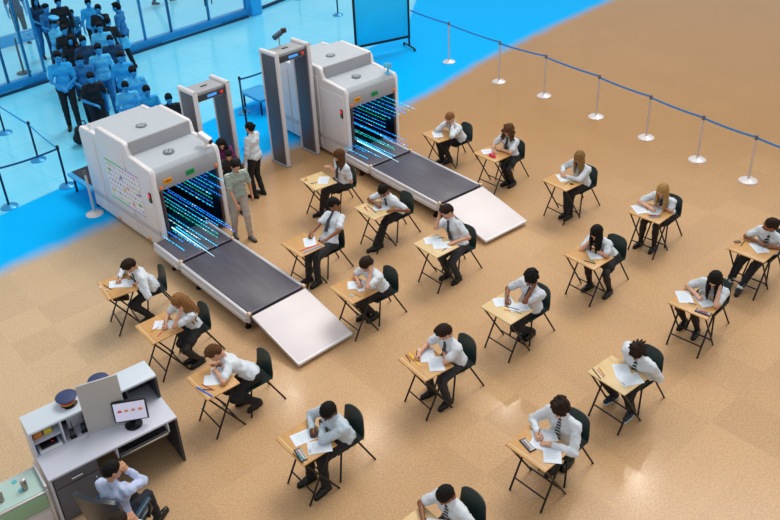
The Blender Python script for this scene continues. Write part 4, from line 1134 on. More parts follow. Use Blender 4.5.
student(6, L_('light', ('long', 'brown'), girl=True, bottom='skirt', sleeve='short', tie=TIE, label='student girl with long brown hair and folded forearms, sitting nearest the tall gate'), (430, 45), ('up', (320, 150), (310, 200)), ('desk', (430, 200), (500, 215)), feet=((255, 550), (310, 540)), face=(-.15, -.65, -.7))
student(7, L_('brown', ('cropped', 'black'), sleeve='short', tie=TIE, label='black-haired boy with bowed head writing between the two conveyors'), (375, 92), ('write', (308, 222), (270, 165)), ('desk', (470, 270)), feet=((290, 590), (330, 575)))
student(8, L_('light', ('ponytail', 'darkbrown'), girl=True, bottom='skirt', sleeve='short', label='student girl with tied dark hair writing with her forehead on her hand'), (400, 35), ('write', (320, 210)), ('head', None, (490, 235)), feet=((380, 485), (460, 490)), face=(.0, -.6, -.8))
student(9, L_('light', ('short', 'darkbrown'), sleeve='short', tie=TIE, pants=GREY, label='boy holding his head with one hand in front of the farther ramp'), (410, -75), ('head', None, (315, 112), .06), ('desk', (470, 205)), feet=((400, 480), (490, 515)), face=(-.05, -.75, -.62))
student(10, L_('light', ('cropped', 'lightbrown'), sleeve='long', tie=TIE, label='fair-haired boy with both hands at his mouth, at the farthest desk'), (345, 110), ('chin', None, (258, 198)), ('chin', None, (400, 262)), feet=((265, 480), (330, 480)), face=(-.05, -.75, -.6))
student(11, L_('light', ('wavy', 'brown'), girl=True, bottom='skirt', sleeve='short', tie=TIE, label='student girl with curly brown hair behind a pink pencil case'), (420, 0), ('write', (278, 180)), ('desk', (330, 172), (430, 190)), feet=((400, 455), (450, 465)))
student(12, L_('light', ('longfront', 'darkblonde'), girl=True, bottom='trousers', sleeve='long', pen='#dfe3ea', label='student girl with long dark blonde hair falling over her face, in long sleeves'), (430, 60), ('write', (265, 198)), ('desk', (300, 232), (400, 250)), feet=((300, 560), (330, 570)), face=(-.05, -.5, -.85))
student(13, L_('fair', ('long', 'blonde'), girl=True, bottom='skirt', sleeve='short', tie=TIE, label='blonde student girl in short sleeves with forearms spread on her desk'), (372, 88), ('write', (255, 250), (190, 215)), ('desk', (330, 225), (485, 262)), feet=((165, 550), (280, 590)), face=(-.05, -.62, -.75), pel=(.0, .46))
student(14, L_('light', ('longfront', 'black'), girl=True, bottom='skirt', sleeve='short', label='student girl with long black hair, one fist at her face, wearing a bracelet'), (405, 20), ('chin', None, (295, 150)), ('desk', (365, 178), (530, 210)), feet=((330, 490), (500, 545)))
student(15, L_('brown', ('curly', 'black'), sleeve='short', tie=TIE, label='boy with curly black hair leaning his cheek on his palm'), (530, 70), ('write', (300, 258), (310, 170)), ('head', None, (500, 300)), feet=((470, 560), (520, 555)), face=(-.1, -.68, -.7))
student(16, L_('light', ('short', 'darkbrown'), sleeve='short', tie=TIE, pants=GREY, label='boy with short dark hair reaching across a desk with a yellow ruler'), (470, -70), ('write', (225, 130), (320, 60)), ('desk', (445, 85), (530, 200)), feet=((340, 460), (480, 550)), face=(-.25, -.6, -.75))
student(17, L_('light', ('curly', 'darkbrown'), sleeve='long', tie=TIE2, label='curly-haired boy in long sleeves and striped tie, writing at the bottom right'), (490, -52), ('write', (295, 142), (290, 50)), ('desk', (400, 230), (615, 232)), feet=((440, 400), (540, 350)), face=(-.12, -.6, -.78), s=1.04)
student(18, L_('brown', ('twists', 'darkbrown'), sleeve='long', tie=TIE2, shoe=mat('shoe_trainer', '#1c2a36', .4, noise=.8, nscale=25), sole=mat('sole_white', '#d8e0e4', .5), label='boy with short twisted hair looking down, both hands hidden under his desk'), (545, 95), ('lap', None), ('lap', None), feet=((320, 500), (470, 640)), face=(-.05, -.5, -.85), pel=(0, .47), s=1.04)
student(19, L_('fair', ('longfront', 'black'), girl=True, bottom='skirt', sleeve='short', label='student girl with long dark hair over her shoulder, cheek on her hand'), (520, 35), ('write', (350, 185), (300, 90)), ('head', None, (545, 245)), feet=((245, 425), (350, 500)))
student(20, L_('brown', ('bun', 'darkbrown'), girl=True, bottom='trousers', sleeve='short', tie=TIE2, socks=mat('sock_white', '#e3e6e8', .8), label='brown-skinned girl glancing sideways at the desk by the right frame edge'), (700, 85), ('write', (605, 250), (500, 185)), ('desk', (740, 290)), feet=((330, 590), (420, 650)), face=(-.75, -.55, -.25))
student(21, L_('brown', ('cropped', 'black'), sleeve='short', tie=TIE2, label='black-haired boy in a striped tie, cut off by the bottom frame edge'), (395, 215), ('write', (180, 470), (200, 330)), ('desk', (480, 560)), face=(-.1, -.6, -.78), pel=(.0, .50))

# papers and tools, desk by desk
def DK(i):
    T = DESKS[i - 1]; o = OFF[i - 1]; k = 780 / 105 if i == 17 else K8
    return T, (lambda a, b: (o[0] + a / k, o[1] + b / k))


ITEMS = {
    1: [('p', 300, 205, -35), ('p', 245, 205, -20), ('pen', 118, 218, 188, 258, '#16181c'), ('s', 85, 240, 10, 'eraser', 'white eraser on the left corner of the leftmost desk', (.05, .02, .012), '#eceeee', 'eraser'), ('s', 145, 262, 60, 'eraser', 'small white eraser near the front of the leftmost desk', (.04, .015, .012), '#dfe6ea', 'eraser')],
    2: [('p', 290, 300, -38), ('pen', 245, 398, 272, 370, '#d61f5c'), ('pen', 175, 365, 250, 322, '#d88830')],
    3: [('p', 300, 345, -35), ('p', 360, 275, -32), ('r', 145, 410, 285, 495, '#1f57b8', 'blue ruler on the front edge of the desk of the slumped boy'), ('pen', 190, 385, 300, 440, '#c43a34'), ('pen', 200, 430, 280, 435, '#27305e')],
    4: [('p', 290, 235, -12), ('p', 430, 320, -30, True), ('pen', 185, 395, 275, 492, '#101114'), ('pen', 240, 395, 308, 442, '#19b8b0'), ('c', 270, 390, -12, '', 'clear pencil case with red and white bits, desk of the pale-blue-shirted student', True)],
    5: [('p', 345, 190, 60), ('r', 262, 270, 428, 208, '#c8322e', 'red ruler on the desk beside the near ramp'), ('r', 290, 285, 450, 222, '#1f84c8', 'blue ruler alongside the red one, desk beside the near ramp')],
    6: [('p', 290, 262, 50), ('pen', 105, 282, 132, 226, '#d4302c'), ('s', 145, 262, 30, 'sharpener', 'small yellow and black sharpener on the gate-side desk', (.035, .025, .02), '#c8a02a', 'sharpener'), ('pen', 175, 295, 245, 280, '#3a3f46')],
    7: [('p', 360, 235, -35), ('pen', 235, 220, 315, 286, '#163f8c'), ('pen', 208, 238, 240, 268, '#d6432c'), ('s', 222, 240, 20, 'eraser', 'orange eraser on the desk between the two conveyors', (.045, .02, .012), '#e8702c', 'eraser')],
    8: [('p', 320, 215, -35), ('p', 395, 230, -20), ('s', 275, 308, -20, 'eraser', 'pale blue eraser near the front of the desk by the near ramp', (.06, .025, .012), '#8fc8e6', 'eraser'), ('pen', 310, 300, 345, 316, '#c89058')],
    9: [('p', 285, 175, -30), ('p', 360, 220, -35), ('pen', 340, 158, 385, 150, '#23272e'), ('pen', 365, 272, 410, 240, '#3a5a8c')],
    10: [('p', 240, 255, 60), ('pen', 240, 300, 272, 285, '#2c8c58')],
    11: [('p', 250, 185, -30), ('c', 280, 230, -5, '#d8284e', 'bright pink pencil case on the desk of the curly-haired girl', False)],
    12: [('p', 290, 240, 60), ('pen', 298, 300, 345, 272, '#2f8f8a'), ('pen', 340, 305, 380, 285, '#d8b830'), ('s', 360, 298, 40, 'glue_stick', 'black glue stick beside the blonde girl in long sleeves', (.07, .022, .022), '#17181b', 'glue stick')],
    13: [('p', 150, 245, 55), ('p', 305, 268, 10), ('pen', 240, 308, 350, 308, '#8c3a24'), ('pen', 255, 325, 352, 322, '#62a8d8'), ('pen', 250, 315, 345, 315, '#d87a5c')],
    14: [('p', 385, 208, 55), ('pen', 298, 265, 400, 298, '#16181c'), ('pen', 345, 258, 388, 285, '#2fc070')],
    15: [('p', 290, 275, -32), ('p', 425, 325, -32), ('pen', 300, 312, 430, 350, '#191a1e'), ('pen', 292, 345, 400, 362, '#e89450'), ('pen', 400, 360, 440, 378, '#7c97a8')],
    16: [('p', 320, 130, 58), ('p', 400, 208, 58), ('r', 155, 105, 262, 225, '#e8b81c', 'yellow ruler across the desk of the boy reaching to write'), ('pen', 130, 125, 180, 195, '#16181c'), ('pen', 135, 115, 205, 185, '#e08828')],
    17: [('p', 390, 135, -38), ('p', 340, 190, 20), ('p', 425, 290, 40), ('c', 245, 225, -15, '', 'clear pencil case with black zip on the desk at the bottom right', True)],
    18: [('p', 410, 275, 50), ('p', 480, 345, -25, True), ('pen', 145, 245, 225, 342, '#16181c'), ('pen', 205, 238, 260, 315, '#d8922c'), ('pen', 195, 255, 250, 325, '#d8a0a8')],
    19: [('p', 255, 190, 40), ('p', 425, 225, 55), ('c', 420, 325, 5, '', 'clear pencil case with a red pen near the desk corner of the long-haired girl', True), ('pen', 390, 318, 445, 332, '#e03040'), ('pen', 305, 252, 345, 262, '#16181c')],
    20: [('p', 600, 285, 52), ('s', 410, 235, 55, 'calculator', 'black and tan calculator on the desk at the right frame edge', (.10, .06, .014), '#5c4030', 'calculator'), ('pen', 440, 270, 475, 225, '#16181c')],
    21: [('p', 300, 520, 40)],
}
CN = {'#16181c': 'black pen', '#101114': 'thick black pen', '#191a1e': 'black marker pen', '#d61f5c': 'pink and black pen', '#d88830': 'orange pencil', '#c43a34': 'red pen', '#27305e': 'navy pen', '#19b8b0': 'teal highlighter', '#d4302c': 'red pencil', '#3a3f46': 'grey pen', '#163f8c': 'dark blue pen',
      '#d6432c': 'red and orange pencil', '#c89058': 'short wooden pencil', '#23272e': 'slim dark pen', '#3a5a8c': 'blue-grey pen', '#2c8c58': 'green pen', '#2f8f8a': 'teal pen', '#d8b830': 'yellow pencil', '#8c3a24': 'dark red pencil', '#62a8d8': 'light blue pencil', '#d87a5c': 'salmon pencil', '#2fc070': 'green highlighter',
      '#e89450': 'orange pen', '#7c97a8': 'grey-blue pen', '#e08828': 'orange pencil', '#d8922c': 'amber pencil', '#d8a0a8': 'pink and white pencil', '#e03040': 'red pen'}
for i, its in ITEMS.items():
    T, f = DK(i); npap = sum(1 for t in its if t[0] == 'p'); k = 0
    for it in its:
        if it[0] == 'p':
            lab = ('white exam sheet on the desk of ' if npap == 1 else ('left exam sheet of the desk of ', 'right exam sheet of the desk of ', 'nearest of three sheets, desk of ')[k]) + WHO[i - 1]
            paper(T, *f(it[1], it[2]), it[3], lab, k, len(it) > 4); k += 1
        elif it[0] == 'pen': pen(T, f(it[1], it[2]), f(it[3], it[4]), it[5], CN[it[5]] + ' on the desk of ' + WHO[i - 1], z=.0 + (.012 if i in (19, 4) else 0), nm='highlighter' if 'highl' in CN[it[5]] else 'pencil' if 'pencil' in CN[it[5]] else 'pen')
        elif it[0] == 'r': ruler(T, f(it[1], it[2]), f(it[3], it[4]), it[5], it[6])
        elif it[0] == 's': small(T, *f(it[1], it[2]), it[3], it[4], it[5], it[6], it[7], it[8])
        elif it[0] == 'c': pencil_case(T, *f(it[1], it[2]), it[3], it[4], it[5], it[6], dims=(.19, .075, .05) if i != 11 else (.13, .07, .045))

# ------------------------------------------------------------------ ceiling lamps of the hall (their light glints on the glossy floor)
for k, (u, v) in enumerate(((640, 485), (290, 395), (372, 435), (508, 398))):
    p = G(u, v); lh = 9.0; q = p * (1 + lh / CH); q[2] = lh
    t = empty('ceiling_lamp', q); tag(t, 'round ceiling spotlight, glint %s' % ['at the bottom right of the floor', 'left of the pale-blue-shirted student', 'below the boy with the yellow ruler', 'between the right-hand desks'][k], 'ceiling lamp')
    mb = MB(); mb.lathe([(.17, .0), (.17, .14), (.05, .2)], seg=20); mb.build('housing', CG, t)
    mb = MB(); mb.lathe([(.15, -.012), (.15, -.004)], seg=20); mb.build('diffuser', mat('lamp_glow', '#fff6e8', .5, emit='#fff6e8', es=260), t)

# ------------------------------------------------------------------ reception desk
RZ = math.radians(34); RO = V(-3.89, 7.03, 0)


def rw(x, y, z=0): c, s_ = math.cos(RZ), math.sin(RZ); return V(RO[0] + c * x - s_ * y, RO[1] + s_ * x + c * y, z)


LAM = mat('laminate_lilac_grey', '#c3c6d3', .35, noise=.02, nscale=3); LAMD = mat('laminate_dark_grey', '#5a5c66', .5); LAMW = mat('laminate_white', '#c9d3dd', .35); DARKP = mat('laminate_charcoal', '#3a3b42', .55); PANEL = mat('panel_grey', '#b9b6b4', .5, noise=.02, nscale=4)
WL, LD = 1.57, .46
t = empty('reception_desk', RO, RZ); tag(t, 'lilac grey two-level reception counter with a raised back shelf at the bottom left', 'reception desk')
mb = MB(); mb.box((WL / 2, -.06, .725), (WL, .80, .03), .004); mb.build('desk_top', LAM, t)
mb = MB(); mb.box((WL / 2, .165, 1.085), (WL, .36, .03), .004); mb.build('shelf_top', LAMW, t)
mb = MB(); mb.prism([(-LD + .01, 0), (-LD + .01, .71), (-.01, .71), (-.01, 1.07), (.335, 1.07), (.335, 0)], .0, .03, 'x'); mb.build('end_panel', LAM, t, smooth=False)
mb = MB(); mb.prism([(-LD + .01, 0), (-LD + .01, .71), (-.01, .71), (-.01, 1.07), (.335, 1.07), (.335, 0)], WL - .03, WL, 'x'); mb.build('end_panel', DARKP, t, smooth=False)
mb = MB(); mb.box((WL / 2, .325, .53), (WL - .06, .02, 1.06), .003); mb.build('back_panel', DARKP, t)
for x in (.36, .78, 1.18):
    mb = MB(); mb.box((x, .15, .905), (.02, .33, .33), .002); mb.build('divider', LAM if x < .5 else DARKP, t)
mb = MB(); mb.box((.19, .16, .90), (.32, .30, .012), .002); mb.build('cubby_shelf', LAM, t)
mb = MB(); mb.box((.30, -.20, .36), (.52, .46, .68), .004); pd = mb.build('pedestal', LAMD, t)
mb = MB(); mb.box((.30, -.438, .62), (.50, .02, .15), .005); dr = mb.build('drawer', LAMD, t)
mb = MB(); mb.path([(.24, -.45, .62), (.24, -.475, .62), (.36, -.475, .62), (.36, -.45, .62)], .008); mb.build('handle', CHROME, dr)
mb = MB(); mb.box((.30, -.438, .29), (.50, .02, .48), .005); dr = mb.build('cabinet_door', LAMD, t)
mb = MB(); mb.ball((.50, -.455, .46), .014); mb.build('handle', CHROME, dr)
mb = MB(); mb.box((1.12, -.30, .56), (.62, .36, .02), .004); tr = mb.build('keyboard_tray', DARKP, t)
for y in (-.475, -.44):
    mb = MB(); mb.box((1.12, y, .58), (.60, .014, .02), .003); mb.build('tray_rail', CHROME, tr)
mb = MB(); mb.box((.80, -.28, .64), (.02, .34, .17), .003); mb.build('tray_hanger', LAM, t)
mb = MB(); mb.box((1.445, -.28, .64), (.02, .34, .17), .003); mb.build('tray_hanger', LAM, t)
# keyboard on the tray
q = rw(1.12, -.34, .571); t = empty('keyboard', q, RZ); tag(t, 'black keyboard lying on the pull-out tray under the reception counter', 'keyboard')
mb = MB(); mb.box((0, 0, .012), (.42, .14, .02), .004); mb.build('keyboard_body', BLKM, t)
mb = MB()
for i in range(14):
    for j in range(4): mb.box((-.19 + i * .029, -.045 + j * .03, .025), (.022, .022, .006))
mb.build('keys', mat('key_dark', '#2c2f36', .5), t, smooth=False)
# upright screen panel
pz = rw(.86, -.01, .74); a_ = math.radians(21)
q0, q1 = G(87.6, 435.6, .74), G(126, 423, .74); t = empty('divider_board', (q0 + q1) / 2, math.atan2((q1 - q0)[1], (q1 - q0)[0])); tag(t, 'upright plain grey board standing on the reception counter beside the monitor', 'board')
WB = np.linalg.norm(q1 - q0); mb = MB(); mb.box((.03, 0, .375), (WB + .02, .022, .75), .003); mb.build('board_panel', PANEL, t)
mb = MB(); mb.box((.01, 0, .006), (WB, .05, .012), .003); mb.build('base_strip', LAM, t)
# monitor
q = G(134, 424.5, .742); t = empty('computer_monitor', q, RZ - .45); tag(t, 'black computer monitor showing small coloured pictures on the reception counter', 'monitor')
mb = MB(); mb.lathe([(.105, 0), (.105, .012), (.04, .022)], seg=26); st = mb.build('stand', BLKM, t)
mb = MB(); mb.box((0, .03, .09), (.05, .03, .16), .008); mb.build('neck', BLKM, st)
Rm = Matrix.Rotation(-.12, 4, 'X')
mb = MB(); mb.box((0, 0, .235), (.40, .035, .29), .008, R=Rm); ho = mb.build('housing', BLKM, t)
mb = MB(); mb.box((0, .018, .235), (.37, .03, .25), .01, R=Rm); mb.build('back_cover', mat('monitor_silver', '#c3c4c8', .4), ho)
mb = MB(); mb.box((0, -.019, .235), (.365, .002, .25), R=Rm); sc_ = mb.build('screen', mat('screen_lilac', '#cfd0e8', .3, emit='#cfd0e8', es=.35), ho, smooth=False)
pcs = [mat('screen_icon_%s' % n, c, .4, emit=c, es=.3) for n, c in (('orange', '#e08840'), ('red', '#c84848'), ('blue', '#4878c8'), ('green', '#58b070'))]
rr = random.Random(2)
for i, x in enumerate((-.12, -.045, .035, .12)):
    mb = MB(); mb.prism([(x - .03, .235), (x - .01, .272), (x + .02, .262), (x + .032, .24), (x + .01, .228)], -.0215, -.0205, 'y'); pc = mb.build('screen_picture', pcs[(1, 0, 0, 0)[i]], sc_, smooth=False)
    for j in range(3):
        mb = MB(); mb.box((x + rr.uniform(-.02, .02), -.023, .25 + rr.uniform(-.014, .014)), (.014, .002, .012)); mb.build('screen_picture_spot', pcs[rr.randrange(4)], sc_, smooth=False)
mb = MB(); mb.box((.12, -.020, .122), (.08, .004, .008)); mb.build('task_bar', pcs[2], sc_, smooth=False)


def cap_thing(loc, rz, label, parent=None, blue=False, s=1.0):
    m1 = BL['sign'] if blue else mat('cap_navy', '#2c3a66', .6, noise=.1, nscale=20)
    t = empty('uniform_cap', loc, rz) if parent is None else None
    mb = MB(); mb.lathe([(.085 * s, .03 * s), (.088 * s, .06 * s), (.125 * s, .095 * s), (.128 * s, .105 * s), (.10 * s, .122 * s), (.02 * s, .125 * s)], seg=26); cr = mb.build('crown', m1, t)
    if blue: mb = MB(); mb.lathe([(.088 * s, .0), (.09 * s, .055 * s)], seg=24); b = mb.build('band', BL['dark'], t)
    else:
        mb = MB(); mb.lathe([(.089, .0), (.091, .026)], seg=26); b = mb.build('lower_band', BLKM, t)
        mb = MB(); mb.lathe([(.091, .026), (.092, .038)], seg=26); mb.build('yellow_band', mat('cap_yellow', '#e8b820', .5), b)
        mb = MB(); mb.lathe([(.092, .038), (.094, .062)], seg=26); mb.build('red_band', mat('cap_red', '#c82a22', .5), b)

    def vis(u, v):
        a = -math.pi / 2 + (u - .5) * 2.0; r = (.088 + .055 * v * math.cos((u - .5) * 2.0)) * s; return (r * math.cos(a), r * math.sin(a), (.012 - .022 * v) * s)
    link('visor', grid_mesh(vis, 12, 4, .004), BLKM if not blue else BL['dark'], t, ang=60)
    if t: tag(t, label, 'cap')
    return t


cap_thing(G(68, 403, 1.10), RZ + .3, 'navy uniform cap with red and yellow band lying on the raised reception shelf')
cap_thing(G(100, 386, 1.10), RZ + .2, 'second navy uniform cap on the shelf, mostly hidden behind the grey board')


def radio(p, rz, label):
    t = empty('walkie_talkie', p, rz); tag(t, label, 'radio')
    mb = MB(); mb.box((0, 0, .065), (.055, .035, .13), .008); b = mb.build('radio_body', mat('radio_black', '#17171b', .4), t)
    mb = MB(); mb.box((0, -.019, .08), (.035, .004, .03), .001); mb.build('display', mat('radio_display', '#3a4a4e', .3), b)
    mb = MB(); mb.cyl((.018, 0, .13), (.018, 0, .25), .006, .004); mb.build('aerial', BLKM, t)
    mb = MB(); mb.box((0, .0, .008), (.075, .055, .016), .004); mb.build('charger', BLKM, t)


radio(rw(.46, .02, .741), RZ, 'black walkie-talkie with aerial standing on the counter, left of the pair'); radio(rw(.60, .03, .741), RZ, 'black walkie-talkie on the counter, right of the pair beside the coiled mouse')
q = rw(.70, .0, .741); t = empty('computer_mouse', q, RZ); tag(t, 'black computer mouse with its cable beside the walkie-talkies', 'mouse')
v, qd = field_mesh([ell((0, 0, .012), (.03, .048, .022))], .005); v[:, 2] = np.maximum(v[:, 2], 0); np_obj('mouse_body', v, qd, 0, mat('radio_black', '#17171b', .4), t)
mb = MB(); mb.path([(0, .045, .006), (.01, .09, .004), (-.02, .14, .004), (-.05, .20, .004), (-.03, .26, .004)], .0025, seg=6); mb.build('cable', BLKM, t)
for (x, y, z, dm, col, nm, lab) in ((.10, .13, .907, (.10, .10, .07), '#d8822a', 'box', 'small orange box in the upper left cubby of the reception shelf'), (.22, .13, .907, (.09, .10, .06), '#e0c23a', 'box', 'small yellow box in the upper left cubby of the reception shelf'),
                                  (.19, .06, .741, (.26, .16, .035), '#d9dbe0', 'document_tray', 'flat white tray in the lower left cubby of the reception shelf'), (.56, .2, .741, (.20, .02, .22), '#dcdfe6', 'notice_sheet', 'white sheet leaning under the reception shelf behind the walkie-talkies')):
    mb = MB(); mb.box((0, 0, dm[2] / 2), dm, .004); o = mb.build(nm, mat('sm_' + col.strip('#'), col, .5), loc=rw(x, y, z), rz=RZ); tag(o, lab, nm.split('_')[-1])
mb = MB(); mb.box((0, 0, .012), (.20, .10, .02), .003); o = mb.build('telephone_base', mat('radio_black', '#17171b', .4), loc=rw(.19, .06, .778), rz=RZ); tag(o, 'flat dark device with a red light on the white tray', 'device')
mb = MB(); mb.ball((.04, 0, .024), .008); mb.build('red_light', RED, o)

# glass-topped cabinet at the left edge
t = empty('glass_cabinet', rw(-.03, -.45), RZ); tag(t, 'aluminium framed cabinet with glass top and green doors at the bottom left corner', 'cabinet')
CL, CD, CHh = 1.15, .44, .62; ALU = mat('aluminium_tube', '#cfcfd2', .3, metal=.5); GDR = mat('door_green', '#8fb596', .45); GTOP = mat('glass_top', '#bcd8d0', .08, alpha=.8)
for x in (0, -CL / 2, -CL):
    for y in (0, CD):
        mb = MB(); mb.box((x - .015, y, CHh / 2 + (.03 if x == 0 and y else .0)), (.028, .028, CHh + (.06 if x == 0 and y else 0)), .004); mb.build('frame_post', ALU, t)
for z in (.05, .36, CHh - .01):
    for y in (0, CD): mb = MB(); mb.box((-CL / 2 - .015, y, z), (CL, .026, .024), .004); mb.build('frame_rail', ALU, t)
    for x in (-.015, -CL - .015): mb = MB(); mb.box((x, CD / 2, z), (.026, CD, .024), .004); mb.build('frame_rail', ALU, t)
mb = MB(); mb.box((-.015, CD / 2, CHh + .05), (.03, CD, .025), .004); mb.build('frame_rail', ALU, t)
mb = MB(); mb.box((-CL / 2 - .015, CD / 2, CHh + .004), (CL - .03, CD - .02, .008), .002); mb.build('glass_top', GTOP, t)
mb = MB(); mb.box((-CL / 2 - .015, CD / 2, CHh - .04), (CL - .04, CD - .03, .01), .002); mb.build('inner_shelf', mat('shelf_pale', '#cfe0dc', .5), t)
for x in (-.03, -CL / 2 - .03):
    for z0_, z1_ in ((.38, CHh - .03), (.07, .34)):
        mb = MB(); mb.box((x - CL / 4 + .015, -.004, (z0_ + z1_) / 2), (CL / 2 - .05, .012, z1_ - z0_), .003); mb.build('door_panel', GDR if z0_ > .3 else mat('door_pale', '#c9c6c9', .45), t)
for (u, v, lab) in ((25.5, 487, 'steel flask standing on the glass cabinet, the right one'), (1.5, 499, 'steel flask on the glass cabinet at the left frame edge')):
    p = G(u, v + 2, .63); t = empty('steel_flask', p); tag(t, lab, 'flask'); mb = MB(); mb.lathe([(.032, 0), (.034, .01), (.034, .12), (.028, .135)], seg=20); mb.build('flask_body', mat('flask_steel', '#9a938c', .3, metal=.7), t)
    mb = MB(); mb.lathe([(.03, .135), (.03, .155), (.02, .16)], seg=20); mb.build('lid', mat('flask_lid', '#c8c6c4', .3, metal=.5), t)
for (u, v, w_) in ((14, 482, 'left'), (21, 490, 'right')):
    mb = MB(); mb.lathe([(.03, 0), (.03, .004), (.015, .005)], seg=18); o = mb.build('glass_clamp', mat('clamp_teal', '#5ab8c4', .3), loc=G(u, v, .629)); tag(o, 'small teal disc on the cabinet glass top, the %s of two' % w_, 'disc', None)

# office chairs and the seated officers
LEA = mat('leather_black', '#1b2530', .35, noise=.1, nscale=8); PLB = mat('plastic_black', '#15171b', .4)


def office_chair(loc, rz, label):
    t = empty('office_chair', loc, rz); tag(t, label, 'office chair')     # sitter faces -y
    mb = MB(); mb.box((0, 0, .44), (.48, .46, .08), .035, seg=3); mb.build('seat', LEA, t)

    def bk(u, v):
        x = (u - .5) * 2; return (x * (.285 - .02 * v), .25 + .12 * v - .06 * abs(x) ** 2, .48 + .66 * v * (1 - .06 * abs(x) ** 4))
    b = link('backrest', grid_mesh(bk, 14, 12, .05), LEA, t, ang=70)
    mb = MB(); mb.box((0, .37, .80), (.07, .006, .02), .002, R=Matrix.Rotation(-.23, 4, 'X')); mb.build('badge', CHROME, b)
    for sx in (-1, 1):
        mb = MB(); mb.box((sx * .27, .0, .68), (.06, .30, .035), .015, seg=3); a = mb.build('armrest', mat('armrest_blue_highlight', '#20455c', .35), t)  # blue highlight on the black armrests is put into their colour
        mb = MB(); mb.path([(sx * .25, .12, .42), (sx * .28, .12, .60), (sx * .27, .10, .67)], .016); mb.path([(sx * .25, -.10, .42), (sx * .28, -.12, .60), (sx * .27, -.10, .67)], .016); mb.build('arm_support', PLB, a)
    mb = MB(); mb.cyl((0, 0, .08), (0, 0, .41), .028); mb.build('gas_column', PLB, t)
    for k in range(5):
        a = k * 2 * math.pi / 5; mb = MB(); mb.cyl((0, 0, .10), (.28 * math.cos(a), .28 * math.sin(a), .07), .02, .014); lg = mb.build('leg', PLB, t)
        mb = MB(); mb.cyl((.28 * math.cos(a) - .015, .28 * math.sin(a), .03), (.28 * math.cos(a) + .015, .28 * math.sin(a), .03), .03, seg=14); mb.build('castor', PLB, lg)
    return t


def seated_officer(headpx, z, fdeg, lk, label, chair_label, facedir, arms='chin'):
    Hc = G(*headpx, z); f = V(math.cos(math.radians(fdeg)), math.sin(math.radians(fdeg)), 0); lat = V(-f[1], f[0], 0)   # person's left
    s = 1.0; N = Hc - V(0, 0, .175) - f * .03; P = V(*(Hc - f * .12)[:2], .56); lat_ = lat
    face = nrm(facedir); R = head_R(face, (0, 0, 1))
    sho = {a: N + lat * a * .165 - V(0, 0, .045) for a in (-1, 1)}
    elbow, wrist, hdir, hup = {}, {}, {}, {}
    for a in (-1, 1):
        if arms == 'chin' and a == -1: W_ = Hc + f * .15 - V(0, 0, .14) - lat * .06; hint = f + V(0, 0, -1) - lat * .4
        else: W_ = P + f * .34 + lat * a * .08 + V(0, 0, .12); hint = lat * a + V(0, 0, -.6)
        E, W_ = ik(sho[a], W_, .27, .24, hint); elbow[a], wrist[a] = E, W_; hdir[a] = nrm(W_ - E + (V(0, 0, .2) if a == -1 and arms == 'chin' else V(0, 0, -.1))); hup[a] = V(0, 0, 1) - f * .2
    knee, ankle, foot = {}, {}, {}
    for a in (-1, 1):
        hip = P + lat * a * .085; A = P + f * (.52 + .05 * a) + lat * a * .13; A[2] = .085; kn, A = ik(hip, A, .42, .40, V(0, 0, 1) + f * .4); knee[a], ankle[a], foot[a] = kn, A, nrm(f + lat * a * .15)
    sk = dict(s=s, pelvis=P, neck=N, head=Hc, lat=lat, front=f, headR=R, elbow=elbow, wrist=wrist, hand={-1: 'rest', 1: 'flat'}, hdir=hdir, hup=hup, knee=knee, ankle=ankle, foot=foot)
    office_chair(V(P[0], P[1], 0) + f * .10, math.radians(fdeg) + math.pi / 2, chair_label)
    return build_person(sk, lk, label, None, res=.013)


RT_TIE = tie_mat('tie_red_dark', '#b01e2a', '#1a1420')
seated_officer((112, 470), 1.16, 70, dict(skin=SK['asian'], hair=('cropped', 'black'), sleeve='long', shirt=mat('shirt_officer_blue', '#b9c6e6', .7, noise=.05, nscale=9, bump=.25), pants=mat('cloth_navy', '#171b28', .8), shoe=SHB, tie=RT_TIE),
               'seated man in pale blue shirt and red tie, hand at chin, at the counter', 'black office chair with blue-highlighted armrests under the man at the reception counter', (.85, .45, -.25))
seated_officer((120, 522), 1.16, 66, dict(skin=SK['asian'], hair=('cropped', 'darkbrown'), sleeve='long', shirt=mat('shirt_officer_blue', '#b9c6e6', .7), pants=mat('cloth_navy', '#171b28', .8), shoe=SHB),
               'person whose dark-haired head top just shows at the bottom edge, below the office chair', 'black office chair outside the bottom edge under the half-seen person', (.8, .5, -.1), arms='chin')


